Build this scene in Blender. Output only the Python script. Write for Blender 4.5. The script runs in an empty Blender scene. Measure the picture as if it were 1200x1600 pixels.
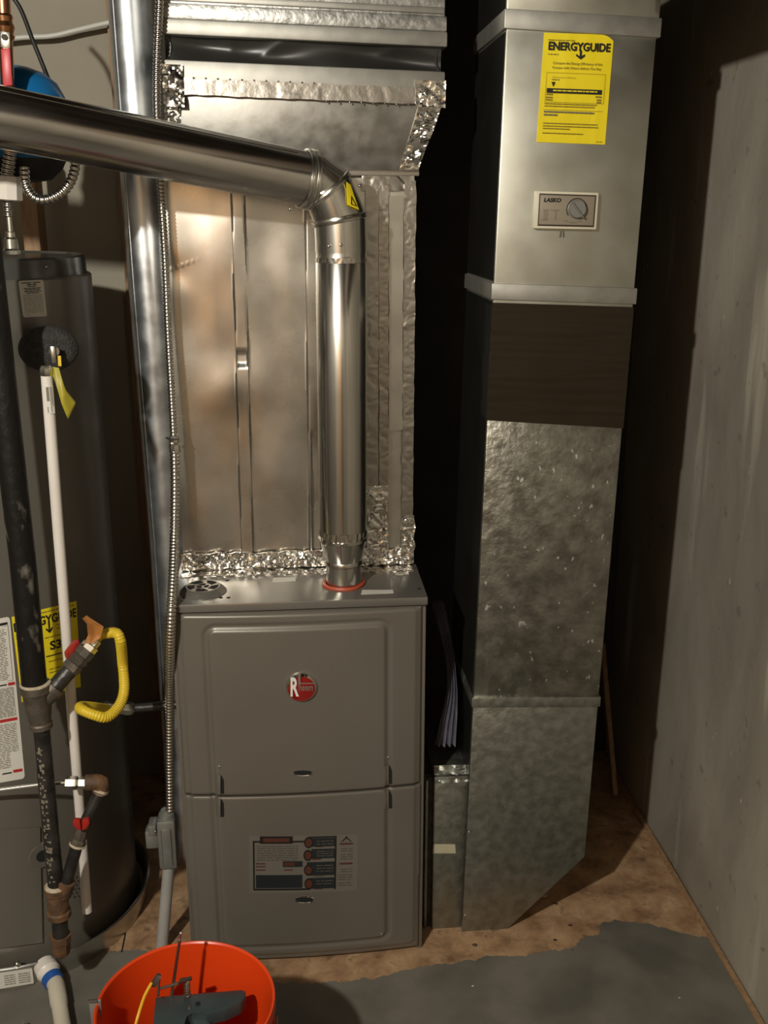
import bpy, bmesh, math, random
from math import sin, cos, tan, atan, pi, radians, sqrt, atan2
from mathutils import Vector, Matrix, noise
random.seed(7)
V = Vector
SC = bpy.context.scene
COL = SC.collection

# ---------------------------------------------------------------- camera, light, exposure
FPX = 1600.0
PITCH = atan(470 / FPX)
YAW = radians(5.1)
CAM = V((0, -2.0, 1.66))
cd = bpy.data.cameras.new('camera')
cam = bpy.data.objects.new('camera', cd)
COL.objects.link(cam)
cam.location = CAM
cam.rotation_euler = (pi / 2 - PITCH, 0, -YAW)
cd.sensor_fit = 'HORIZONTAL'
cd.sensor_width = 36
cd.lens = 36 * FPX / 1200
cd.clip_start = 0.02
SC.camera = cam

w = bpy.data.worlds.new('world')
SC.world = w
w.use_nodes = True
w.node_tree.nodes['Background'].inputs[0].default_value = (0.9, 0.75, 0.55, 1)
w.node_tree.nodes['Background'].inputs[1].default_value = 0.0

LAMP = V((-0.95, -2.1, 2.30))
def lamp(name, loc, power, col, rad):
    l = bpy.data.lights.new(name, 'POINT')
    l.energy = power
    l.color = col
    l.shadow_soft_size = rad
    o = bpy.data.objects.new(name, l)
    o.location = loc
    COL.objects.link(o)
lamp('bare_bulb_light', LAMP, 205, (1.0, 0.97, 0.86), 0.035)

SC.view_settings.view_transform = 'Standard'
SC.view_settings.look = 'None'
SC.view_settings.gamma = 1
SC.view_settings.use_curve_mapping = False
SC.view_settings.exposure = 0.0

# ---------------------------------------------------------------- measuring helpers (a pixel of the photo met with a real plane)
fw = V((sin(YAW) * cos(PITCH), cos(YAW) * cos(PITCH), -sin(PITCH)))
rt = V((cos(YAW), -sin(YAW), 0))
up = rt.cross(fw)
def ray(x, y): return fw * FPX + rt * (x - 600) + up * (800 - y)
def P(x, y, Y=None, Z=None, X=None):
    r = ray(x, y)
    if Y is not None: t = (Y - CAM.y) / r.y
    elif Z is not None: t = (Z - CAM.z) / r.z
    else: t = (X - CAM.x) / r.x
    return CAM + r * t
def clampf(a, lo=0.0, hi=1.0): return max(lo, min(hi, a))
def sst(a, b, x):
    t = clampf((x - a) / (b - a)); return t * t * (3 - 2 * t)
def nz(x, y, z=0.0): return noise.noise(V((x, y, z)))

# ---------------------------------------------------------------- object helpers
def link(o, parent, label=None):
    COL.objects.link(o)
    if parent is not None:
        o.parent = parent
        if parent.type == 'EMPTY': o.location = -parent.location
    if label: o['label'] = label
    return o
def mesh(name, verts, faces, m, parent=None, smooth=True, label=None, sharp=35):
    me = bpy.data.meshes.new(name)
    me.from_pydata([tuple(v) for v in verts], [], faces)
    me.validate()
    me.update()
    me.materials.append(m)
    if smooth:
        me.polygons.foreach_set('use_smooth', [True] * len(me.polygons))
        me.set_sharp_from_angle(angle=radians(sharp))
    return link(bpy.data.objects.new(name, me), parent, label)
def from_bm(name, bm, m, parent=None, smooth=True, label=None, sharp=35):
    bmesh.ops.recalc_face_normals(bm, faces=bm.faces)
    me = bpy.data.meshes.new(name)
    bm.to_mesh(me); bm.free()
    me.materials.append(m)
    if smooth:
        me.polygons.foreach_set('use_smooth', [True] * len(me.polygons))
        me.set_sharp_from_angle(angle=radians(sharp))
    return link(bpy.data.objects.new(name, me), parent, label)
def thing(name, label, cat, loc, group=None):
    o = bpy.data.objects.new(name, None)
    o.location = loc; o.empty_display_size = 0.05
    COL.objects.link(o)
    o['label'] = label; o['category'] = cat
    if group: o['group'] = group
    return o
def tag(o, label, cat, group=None):
    o['label'] = label; o['category'] = cat
    if group: o['group'] = group
    return o
def structure(o):
    o['kind'] = 'structure'; return o
def bm_hexa(bm, b, t, bevel=0.0):
    vs = [bm.verts.new(p) for p in list(b) + list(t)]
    fs = [bm.faces.new([vs[i] for i in f]) for f in
          ((3, 2, 1, 0), (4, 5, 6, 7), (0, 1, 5, 4), (1, 2, 6, 5), (2, 3, 7, 6), (3, 0, 4, 7))]
    if bevel > 0:
        es = list({e for f in fs for e in f.edges})
        bmesh.ops.bevel(bm, geom=es, offset=bevel, segments=2, affect='EDGES', profile=0.5)
def bm_box(bm, x0, x1, y0, y1, z0, z1, bevel=0.0):
    b = [(x0, y0, z0), (x1, y0, z0), (x1, y1, z0), (x0, y1, z0)]
    bm_hexa(bm, b, [(p[0], p[1], z1) for p in b], bevel)
def box(name, x0, x1, y0, y1, z0, z1, m, parent=None, bevel=0.002, label=None):
    bm = bmesh.new(); bm_box(bm, x0, x1, y0, y1, z0, z1, bevel)
    return from_bm(name, bm, m, parent, label=label)
def hexa(name, b, t, m, parent=None, bevel=0.002, label=None):
    bm = bmesh.new(); bm_hexa(bm, b, t, bevel)
    return from_bm(name, bm, m, parent, label=label)
def frame_at(d):
    d = d.normalized()
    a = V((0, 0, 1)) if abs(d.z) < 0.9 else V((1, 0, 0))
    u = d.cross(a).normalized()
    return u, d.cross(u).normalized()
def sweep(name, pts, radii, m, parent=None, segs=20, label=None, caps=True, sharp=35, bm=None, hollow=False):
    own = bm is None
    if own: bm = bmesh.new()
    pts = [V(p) for p in pts]
    n = len(pts)
    if not hasattr(radii, '__len__'): radii = [radii] * n
    tang = []
    for i in range(n):
        a = pts[max(i - 1, 0)]; b = pts[min(i + 1, n - 1)]
        d = b - a
        if d.length < 1e-9: d = tang[-1] if tang else V((0, 0, 1))
        tang.append(d.normalized())
    u, v = frame_at(tang[0])
    rings = []
    for i in range(n):
        t = tang[i]
        u = (u - t * u.dot(t))
        u = u.normalized() if u.length > 1e-6 else frame_at(t)[0]
        v = t.cross(u)
        rings.append([bm.verts.new(pts[i] + (u * cos(2 * pi * k / segs) + v * sin(2 * pi * k / segs)) * radii[i]) for k in range(segs)])
    for i in range(n - 1):
        A, B = rings[i], rings[i + 1]
        for k in range(segs):
            bm.faces.new((A[k], A[(k + 1) % segs], B[(k + 1) % segs], B[k]))
    if caps:
        bm.faces.new(rings[0][::-1]); bm.faces.new(rings[-1])
    if own: return from_bm(name, bm, m, parent, label=label, sharp=sharp)
def fit(name, p0, p1, prof, m, parent=None, segs=20, label=None, sharp=30):
    """turned fitting: profile (t, r) along p0-p1"""
    p0, p1 = V(p0), V(p1)
    pts = []; rr = []
    last = None
    for t, r in prof:
        if last is not None and t <= last: t = last + 1e-4
        last = t
        pts.append(p0.lerp(p1, t)); rr.append(r)
    return sweep(name, pts, rr, m, parent, segs, label, sharp=sharp)
def lathe(name, c, prof, m, parent=None, segs=64, label=None, sharp=30):
    """turned about a vertical axis through c: profile of (z, r), may fold back on itself"""
    bm = bmesh.new(); RR = []
    for z, r in prof:
        RR.append([bm.verts.new((c[0] + r * cos(2 * pi * k / segs), c[1] + r * sin(2 * pi * k / segs), z)) for k in range(segs)])
    for A, B in zip(RR[:-1], RR[1:]):
        for k in range(segs): bm.faces.new((A[k], A[(k + 1) % segs], B[(k + 1) % segs], B[k]))
    bm.faces.new(RR[0][::-1]); bm.faces.new(RR[-1])
    return from_bm(name, bm, m, parent, label=label, sharp=sharp)
def smooth_path(pts, step=0.01):
    pts = [V(p) for p in pts]
    P_ = [pts[0] * 2 - pts[1]] + pts + [pts[-1] * 2 - pts[-2]]
    out = []
    for i in range(1, len(P_) - 2):
        a, b, c, d = P_[i - 1:i + 3]
        n = max(2, int((c - b).length / step))
        for k in range(n):
            t = k / n
            out.append(0.5 * ((2 * b) + (c - a) * t + (2 * a - 5 * b + 4 * c - d) * t * t + (3 * b - a - 3 * c + d) * t ** 3))
    out.append(pts[-1])
    return out
def resample(pts, step):
    out = [pts[0]]; acc = 0.0; prev = pts[0]
    i = 1
    while i < len(pts):
        seg = (pts[i] - prev).length
        if acc + seg >= step:
            prev = prev.lerp(pts[i], (step - acc) / seg); out.append(prev); acc = 0.0
        else:
            acc += seg; prev = pts[i]; i += 1
    return out
def ribbed(name, pts, r, pitch, amp, m, parent=None, segs=12, label=None):
    pa = resample(smooth_path(pts, 0.006), pitch / 4)
    rr = [r + amp * (0.5 + 0.5 * cos(2 * pi * i / 4.0)) for i in range(len(pa))]
    return sweep(name, pa, rr, m, parent, segs, label, sharp=80)
def hose(name, pts, r, m, parent=None, segs=14, label=None, step=0.01):
    return sweep(name, smooth_path(pts, step), r, m, parent, segs, label)
def grid(name, fn, nu, nv, m, parent=None, label=None, skirt=None, sharp=60, bm=None):
    vs = [V(fn(i / nu, j / nv)) for j in range(nv + 1) for i in range(nu + 1)]
    W = nu + 1
    fs = [(j * W + i, j * W + i + 1, (j + 1) * W + i + 1, (j + 1) * W + i) for j in range(nv) for i in range(nu)]
    if skirt is not None:
        sk = V(skirt)
        loop = [i for i in range(nu + 1)] + [j * W + nu for j in range(1, nv + 1)] + [nv * W + i for i in range(nu - 1, -1, -1)] + [j * W for j in range(nv - 1, 0, -1)]
        b0 = len(vs)
        vs += [vs[i] + sk for i in loop]
        L = len(loop)
        for k in range(L):
            k2 = (k + 1) % L
            fs.append((loop[k2], loop[k], b0 + k, b0 + k2))
    return mesh(name, vs, fs, m, parent, label=label, sharp=sharp)
def ball(name, c, r, m, parent=None, sub=2, label=None, scale=(1, 1, 1)):
    bm = bmesh.new()
    bmesh.ops.create_icosphere(bm, subdivisions=sub, radius=r)
    for v in bm.verts: v.co = V((v.co.x * scale[0], v.co.y * scale[1], v.co.z * scale[2])) + V(c)
    return from_bm(name, bm, m, parent, label=label, sharp=80)
def prism(name, pts, d, m, parent=None, bevel=0.0, label=None):
    """flat polygon pts extruded by vector d"""
    bm = bmesh.new()
    a = [bm.verts.new(p) for p in pts]; b = [bm.verts.new(V(p) + V(d)) for p in pts]
    n = len(a)
    fs = [bm.faces.new(a[::-1]), bm.faces.new(b)] + [bm.faces.new((a[i], a[(i + 1) % n], b[(i + 1) % n], b[i])) for i in range(n)]
    if bevel: bmesh.ops.bevel(bm, geom=list(bm.edges), offset=bevel, segments=2, affect='EDGES', profile=0.5)
    return from_bm(name, bm, m, parent, label=label)

# ---------------------------------------------------------------- materials
def mat(name, col, metallic=0.0, rough=0.5, col2=None, scale=8.0, stretch=(1, 1, 1), bump=0.0, bscale=40.0,
        rough2=None, kind='noise', spec=0.5, coat=0.0, lo=0.35, hi=0.65, detail=5.0, specks=None, alpha=1.0, trans=0.0, bstretch=None):
    m = bpy.data.materials.new(name); m.use_nodes = True
    nt = m.node_tree; N = nt.nodes; L = nt.links
    b = N['Principled BSDF']
    b.inputs['Base Color'].default_value = (*col, 1)
    b.inputs['Metallic'].default_value = metallic
    b.inputs['Roughness'].default_value = rough
    b.inputs['Specular IOR Level'].default_value = spec
    b.inputs['Coat Weight'].default_value = coat
    b.inputs['Alpha'].default_value = alpha
    b.inputs['Transmission Weight'].default_value = trans
    tc = N.new('ShaderNodeTexCoord'); mp = N.new('ShaderNodeMapping')
    mp.inputs['Scale'].default_value = stretch
    L.new(tc.outputs['Object'], mp.inputs['Vector'])
    if col2 is not None:
        if kind == 'voronoi':
            nv = N.new('ShaderNodeTexNoise'); nv.inputs['Scale'].default_value = scale * 1.5
            L.new(mp.outputs[0], nv.inputs['Vector'])
            vm = N.new('ShaderNodeMixRGB'); vm.blend_type = 'LINEAR_LIGHT'; vm.inputs[0].default_value = 0.9 / scale
            L.new(mp.outputs[0], vm.inputs[1]); L.new(nv.outputs['Color'], vm.inputs[2])
            t = N.new('ShaderNodeTexVoronoi'); t.inputs['Scale'].default_value = scale
            L.new(vm.outputs[0], t.inputs['Vector'])
            big = N.new('ShaderNodeTexNoise'); big.inputs['Scale'].default_value = 3.0; big.inputs['Detail'].default_value = 3
            L.new(mp.outputs[0], big.inputs['Vector'])
            sep = N.new('ShaderNodeSeparateColor'); L.new(t.outputs['Color'], sep.inputs[0])
            mx = N.new('ShaderNodeMath'); mx.operation = 'MULTIPLY_ADD'; mx.inputs[1].default_value = 0.55
            L.new(sep.outputs[0], mx.inputs[0])
            m2 = N.new('ShaderNodeMath'); m2.operation = 'MULTIPLY'; m2.inputs[1].default_value = 0.45
            L.new(big.outputs['Fac'], m2.inputs[0]); L.new(m2.outputs[0], mx.inputs[2])
            fac = mx.outputs[0]
        else:
            t = N.new('ShaderNodeTexNoise'); t.inputs['Scale'].default_value = scale; t.inputs['Detail'].default_value = detail
            L.new(mp.outputs[0], t.inputs['Vector']); fac = t.outputs['Fac']
        r = N.new('ShaderNodeMapRange'); r.inputs['From Min'].default_value = lo; r.inputs['From Max'].default_value = hi
        L.new(fac, r.inputs['Value'])
        c = N.new('ShaderNodeMixRGB'); c.inputs[1].default_value = (*col, 1); c.inputs[2].default_value = (*col2, 1)
        L.new(r.outputs[0], c.inputs[0]); outc = c.outputs[0]
        if specks:
            # scattered dried white spatter
            sc, st, th, scol = specks
            mp2 = N.new('ShaderNodeMapping'); mp2.inputs['Scale'].default_value = st
            L.new(tc.outputs['Object'], mp2.inputs['Vector'])
            sn = N.new('ShaderNodeTexNoise'); sn.inputs['Scale'].default_value = sc; sn.inputs['Detail'].default_value = 2
            L.new(mp2.outputs[0], sn.inputs['Vector'])
            sr = N.new('ShaderNodeMapRange'); sr.inputs['From Min'].default_value = th; sr.inputs['From Max'].default_value = th + 0.03
            L.new(sn.outputs['Fac'], sr.inputs['Value'])
            c2 = N.new('ShaderNodeMixRGB'); c2.inputs[2].default_value = (*scol, 1)
            L.new(sr.outputs[0], c2.inputs[0]); L.new(outc, c2.inputs[1]); outc = c2.outputs[0]
        L.new(outc, b.inputs['Base Color'])
        if rough2 is not None:
            q = N.new('ShaderNodeMapRange'); q.inputs['To Min'].default_value = rough; q.inputs['To Max'].default_value = rough2
            L.new(r.outputs[0], q.inputs['Value']); L.new(q.outputs[0], b.inputs['Roughness'])
    if bump > 0:
        mb = mp
        if bstretch:
            mb = N.new('ShaderNodeMapping'); mb.inputs['Scale'].default_value = bstretch
            L.new(tc.outputs['Object'], mb.inputs['Vector'])
        t2 = N.new('ShaderNodeTexNoise'); t2.inputs['Scale'].default_value = bscale; t2.inputs['Detail'].default_value = 4
        L.new(mb.outputs[0], t2.inputs['Vector'])
        bp = N.new('ShaderNodeBump'); bp.inputs['Strength'].default_value = bump; bp.inputs['Distance'].default_value = 0.01
        L.new(t2.outputs['Fac'], bp.inputs['Height']); L.new(bp.outputs[0], b.inputs['Normal'])
    return m
def flat(name, col, rough=0.6): return mat(name, col, 0, rough)

M = {}
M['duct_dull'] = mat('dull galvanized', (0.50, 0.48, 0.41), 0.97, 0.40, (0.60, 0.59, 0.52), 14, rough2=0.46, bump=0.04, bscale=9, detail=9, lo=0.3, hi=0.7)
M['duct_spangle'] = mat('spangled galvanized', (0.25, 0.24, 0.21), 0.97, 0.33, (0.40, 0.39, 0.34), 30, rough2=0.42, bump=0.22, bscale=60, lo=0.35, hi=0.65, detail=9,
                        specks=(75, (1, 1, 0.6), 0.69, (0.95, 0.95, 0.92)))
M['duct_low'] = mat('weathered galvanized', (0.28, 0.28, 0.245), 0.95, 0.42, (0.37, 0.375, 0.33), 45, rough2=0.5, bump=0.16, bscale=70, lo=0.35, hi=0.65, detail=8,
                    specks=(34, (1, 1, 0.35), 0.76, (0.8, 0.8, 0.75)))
M['trunk'] = mat('bright spangle', (0.40, 0.39, 0.37), 0.9, 0.42, (0.58, 0.57, 0.54), 60, rough2=0.54, bump=0.20, bscale=80, lo=0.35, hi=0.65)
M['cleat'] = mat('cleat steel', (0.38, 0.365, 0.33), 0.9, 0.54, (0.45, 0.43, 0.39), 30, bump=0.03, bscale=12)
M['plenum'] = mat('new galvanized sheet', (0.60, 0.565, 0.51), 1.0, 0.22, (0.68, 0.645, 0.59), 5, rough2=0.33, bump=0.03, bscale=7)
M['transition'] = mat('dusty galvanized', (0.26, 0.245, 0.22), 0.95, 0.42, (0.38, 0.36, 0.33), 26, rough2=0.52, bump=0.05, bscale=25, lo=0.35, hi=0.65, detail=9)
M['foil'] = mat('foil tape', (0.86, 0.84, 0.80), 1.0, 0.16, (0.70, 0.68, 0.64), 30, bump=0.22, bscale=90)
M['foil_smooth'] = mat('smooth foil tape', (0.50, 0.46, 0.42), 1.0, 0.30, (0.44, 0.41, 0.37), 30, bump=0.10, bscale=55)
M['pipe'] = mat('vent pipe steel', (0.60, 0.58, 0.54), 1.0, 0.17, (0.74, 0.72, 0.67), 12, rough2=0.27, stretch=(1, 1, 0.12), bump=0.03, bscale=30)
M['hpipe'] = mat('long vent pipe steel', (0.50, 0.48, 0.45), 1.0, 0.17, (0.70, 0.68, 0.64), 14, rough2=0.26, stretch=(0.12, 0.6, 1), bump=0.03, bscale=24)
M['rduct'] = mat('round duct steel', (0.50, 0.52, 0.55), 0.95, 0.3, (0.66, 0.68, 0.70), 22, rough2=0.4, bump=0.02, bscale=20)
M['armor'] = mat('armored conduit steel', (0.62, 0.58, 0.52), 1.0, 0.26)
M['castbox'] = mat('die cast zinc', (0.24, 0.24, 0.22), 0.6, 0.42, (0.32, 0.32, 0.3), 20)
M['grey_pvc'] = mat('grey conduit', (0.34, 0.33, 0.31), 0.0, 0.45, (0.40, 0.39, 0.36), 9)
M['cabinet'] = mat('furnace enamel', (0.158, 0.140, 0.116), 0.25, 0.33, (0.170, 0.152, 0.127), 4, rough2=0.38, bump=0.012, bscale=160)
M['captop'] = mat('furnace top enamel', (0.24, 0.225, 0.20), 0.6, 0.2, (0.27, 0.25, 0.225), 4, rough2=0.26)
M['dark'] = flat('dark void', (0.006, 0.006, 0.006), 0.8)
M['chrome'] = mat('polished chrome', (0.82, 0.80, 0.76), 1.0, 0.12)
M['red_gloss'] = mat('red enamel badge', (0.30, 0.010, 0.008), 0.2, 0.15, coat=0.6)
M['white_ink'] = flat('white ink', (0.75, 0.72, 0.68), 0.4)
M['silver_ink'] = mat('silver ink', (0.42, 0.38, 0.35), 0.7, 0.35)
M['red_silicone'] = flat('red silicone', (0.42, 0.07, 0.03), 0.45)
M['yellow'] = mat('yellow label', (0.80, 0.62, 0.01), 0, 0.38, (0.86, 0.68, 0.02), 6, bump=0.10, bscale=9)
M['ink'] = flat('black ink', (0.012, 0.011, 0.010), 0.5)
M['grey_ink'] = flat('small grey print', (0.16, 0.14, 0.10), 0.55)
M['olive_ink'] = flat('small print on yellow', (0.27, 0.20, 0.02), 0.55)
M['paper'] = mat('white label', (0.62, 0.59, 0.53), 0, 0.45, (0.68, 0.65, 0.59), 5)
M['red_ink'] = flat('red ink', (0.42, 0.02, 0.02), 0.5)
M['orange_ink'] = flat('orange ink', (0.085, 0.026, 0.016), 0.5)
M['dim_ink'] = flat('dim print', (0.075, 0.065, 0.056), 0.5)
M['clear_label'] = mat('clear label film', (0.165, 0.148, 0.125), 0.1, 0.28)
M['navy_ink'] = flat('blue black ink', (0.018, 0.022, 0.024), 0.35)
M['heater'] = mat('heater enamel', (0.125, 0.112, 0.094), 0.15, 0.30, (0.135, 0.122, 0.103), 4, bump=0.01, bscale=120)
M['heater_lid'] = mat('heater lid enamel', (0.08, 0.078, 0.074), 0.2, 0.22)
M['foam'] = mat('grey foam', (0.030, 0.028, 0.027), 0, 0.95, (0.050, 0.047, 0.045), 90, bump=0.8, bscale=240)
M['black_iron'] = mat('black iron', (0.010, 0.009, 0.008), 0.1, 0.45, (0.16, 0.14, 0.11), 34, stretch=(1, 1, 0.5), lo=0.60, hi=0.74, spec=.3, rough2=0.7, bump=0.3, bscale=60)
M['stamped_iron'] = mat('plain black iron', (0.018, 0.016, 0.014), 0.3, 0.4, (0.05, 0.045, 0.04), 30, bump=0.2, bscale=70)
M['malleable'] = mat('malleable fitting', (0.085, 0.070, 0.056), 0.4, 0.5, (0.13, 0.105, 0.08), 30, bump=0.3, bscale=60)
M['rusty'] = mat('rusty fitting', (0.20, 0.10, 0.045), 0.2, 0.65, (0.085, 0.05, 0.03), 34, bump=0.35, bscale=60)
M['dope'] = mat('pipe dope', (0.42, 0.34, 0.24), 0, 0.7, (0.55, 0.46, 0.34), 60, bump=0.4, bscale=90)
M['stencil'] = flat('faded stencil ink', (0.20, 0.175, 0.125), 0.7)
M['white_pvc'] = mat('white plastic pipe', (0.70, 0.64, 0.58), 0, 0.35, (0.76, 0.70, 0.64), 6)
M['cream_pvc'] = mat('cream drain pipe', (0.50, 0.45, 0.35), 0, 0.4, (0.56, 0.51, 0.41), 8)
M['blue_tape'] = flat('blue tape', (0.02, 0.09, 0.35), 0.4)
M['red_handle'] = mat('red valve handle', (0.36, 0.018, 0.012), 0.1, 0.4, (0.30, 0.02, 0.014), 20)
M['red_grip'] = mat('red vinyl grip', (0.55, 0.05, 0.06), 0, 0.4)
M['yellow_coat'] = mat('yellow flex coating', (0.70, 0.50, 0.03), 0, 0.35, (0.62, 0.43, 0.03), 20)
M['nickel'] = mat('nickel fitting', (0.58, 0.56, 0.50), 1.0, 0.25)
M['orange_tag'] = mat('orange paper tag', (0.42, 0.17, 0.04), 0, 0.6, (0.34, 0.13, 0.03), 20)
M['olive_tag'] = mat('yellow plastic tag', (0.42, 0.36, 0.03), 0, 0.4, (0.28, 0.24, 0.03), 12)
M['alu_tube'] = mat('aluminium tube', (0.85, 0.82, 0.76), 1.0, 0.28)
M['copper'] = mat('copper', (0.60, 0.27, 0.12), 1.0, 0.32, (0.36, 0.18, 0.09), 16)
M['blue_paint'] = mat('blue tank enamel', (0.01, 0.16, 0.42), 0.1, 0.3)
M['pan'] = mat('aluminium pan', (0.46, 0.44, 0.41), 0.95, 0.27, (0.56, 0.54, 0.50), 8, bump=0.03, bscale=20)
M['pex'] = mat('white tubing', (0.62, 0.60, 0.54), 0, 0.4)
M['black_cable'] = flat('black cable', (0.015, 0.014, 0.013), 0.45)
M['vinyl'] = mat('black vinyl', (0.020, 0.019, 0.018), 0, 0.36, (0.026, 0.024, 0.022), 5)
M['brown_tape'] = mat('brown cloth tape', (0.019, 0.0125, 0.005), 0, 0.7, (0.023, 0.015, 0.007), 6, bump=0.25, bscale=6, bstretch=(1, 1, 9), spec=.2)
M['orange_bucket'] = mat('orange bucket plastic', (0.72, 0.055, 0.006), 0, 0.34, (0.66, 0.05, 0.006), 6)
M['gun_paint'] = mat('grey green tool enamel', (0.045, 0.066, 0.070), 0.4, 0.36, (0.06, 0.08, 0.082), 20)
M['yellow_rod'] = flat('yellow rod plastic', (0.75, 0.42, 0.03), 0.4)
M['dark_brown'] = mat('dark brown plastic', (0.05, 0.032, 0.024), 0, 0.5)
M['steel'] = mat('tool steel', (0.45, 0.42, 0.38), 1.0, 0.3)
M['bezel'] = mat('cream bezel', (0.66, 0.60, 0.46), 0.0, 0.4)
M['faceplate'] = mat('brushed faceplate', (0.30, 0.25, 0.19), 0.2, 0.4)
M['knob'] = mat('grey knob', (0.20, 0.195, 0.175), 0.1, 0.4)
M['tan_tape'] = flat('masking tape', (0.48, 0.43, 0.30), 0.6)
M['gap_foam'] = mat('insulation edge', (0.06, 0.052, 0.042), 0, 0.9, (0.03, 0.026, 0.02), 50, bump=0.8, bscale=80)
M['film'] = mat('clear plastic film', (0.30, 0.29, 0.36), 0, 0.30, (0.16, 0.155, 0.20), 20, alpha=0.6)
M['joist'] = mat('joist lumber', (0.13, 0.09, 0.055), 0, 0.7, (0.09, 0.06, 0.04), 10, stretch=(1, 8, 8), bump=0.2, bscale=30)
M['stud'] = mat('stud lumber', (0.38, 0.23, 0.12), 0, 0.65, (0.26, 0.15, 0.08), 10, stretch=(8, 8, 1), bump=0.2, bscale=30)
M['board_panel'] = mat('wall sheathing', (0.36, 0.32, 0.25), 0, 0.75, (0.31, 0.275, 0.215), 3, bump=0.05, bscale=30)
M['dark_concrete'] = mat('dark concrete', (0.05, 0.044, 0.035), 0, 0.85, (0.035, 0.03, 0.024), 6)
M['shade_sheet'] = mat('oxidised side sheet', (0.10, 0.10, 0.09), 0.9, 0.30, (0.14, 0.14, 0.125), 10)  # shade of the duct's unlit left face, put into the colour
M['dark_door'] = flat('dark reflection panel', (0.03, 0.027, 0.024), 0.5)
M['left_board'] = mat('dark lining', (0.10, 0.085, 0.07), 0, 0.8)
M['drywall'] = mat('drywall', (0.37, 0.335, 0.28), 0, 0.8, (0.33, 0.30, 0.245), 2)
M['wood_wall'] = mat('plywood', (0.50, 0.27, 0.11), 0, 0.55, (0.40, 0.21, 0.08), 3, stretch=(1, 1, 6))
M['ceiling'] = mat('subfloor boards', (0.09, 0.065, 0.045), 0, 0.8, (0.06, 0.045, 0.03), 6, stretch=(1, 6, 1))

def floor_mat():
    m = bpy.data.materials.new('brown bare floor'); m.use_nodes = True
    nt = m.node_tree; N = nt.nodes; L = nt.links; b = N['Principled BSDF']
    tc = N.new('ShaderNodeTexCoord')
    n1 = N.new('ShaderNodeTexNoise'); n1.inputs['Scale'].default_value = 14; n1.inputs['Detail'].default_value = 8; n1.inputs['Roughness'].default_value = 0.65; n1.inputs['Distortion'].default_value = 0.3
    n2 = N.new('ShaderNodeTexNoise'); n2.inputs['Scale'].default_value = 28; n2.inputs['Detail'].default_value = 4
    L.new(tc.outputs['Object'], n1.inputs['Vector']); L.new(tc.outputs['Object'], n2.inputs['Vector'])
    r = N.new('ShaderNodeValToRGB')
    e = r.color_ramp.elements; e[0].position = 0.30; e[0].color = (0.15, 0.082, 0.040, 1); e[1].position = 0.72; e[1].color = (0.52, 0.345, 0.20, 1)
    e.new(0.5).color = (0.35, 0.208, 0.112, 1)
    L.new(n1.outputs['Fac'], r.inputs[0])
    r2 = N.new('ShaderNodeMapRange'); r2.inputs['From Min'].default_value = 0.60; r2.inputs['From Max'].default_value = 0.72
    L.new(n2.outputs['Fac'], r2.inputs['Value'])
    mx = N.new('ShaderNodeMixRGB'); mx.inputs[2].default_value = (0.11, 0.065, 0.035, 1)
    mf = N.new('ShaderNodeMath'); mf.operation = 'MULTIPLY'; mf.inputs[1].default_value = 0.7
    L.new(r2.outputs[0], mf.inputs[0]); L.new(mf.outputs[0], mx.inputs[0]); L.new(r.outputs[0], mx.inputs[1])
    L.new(mx.outputs[0], b.inputs['Base Color']); b.inputs['Roughness'].default_value = 0.62
    bp = N.new('ShaderNodeBump'); bp.inputs['Strength'].default_value = 0.25; bp.inputs['Distance'].default_value = 0.006
    L.new(n1.outputs['Fac'], bp.inputs['Height']); L.new(bp.outputs[0], b.inputs['Normal'])
    return m
def paint_mat():
    return mat('grey floor paint', (0.105, 0.096, 0.080), 0, 0.5, (0.165, 0.148, 0.122), 6, rough2=0.62, bump=0.10, bscale=26, lo=0.38, hi=0.62, detail=8,
               specks=(48, (1, 1, 1), 0.775, (0.42, 0.38, 0.32)))
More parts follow.
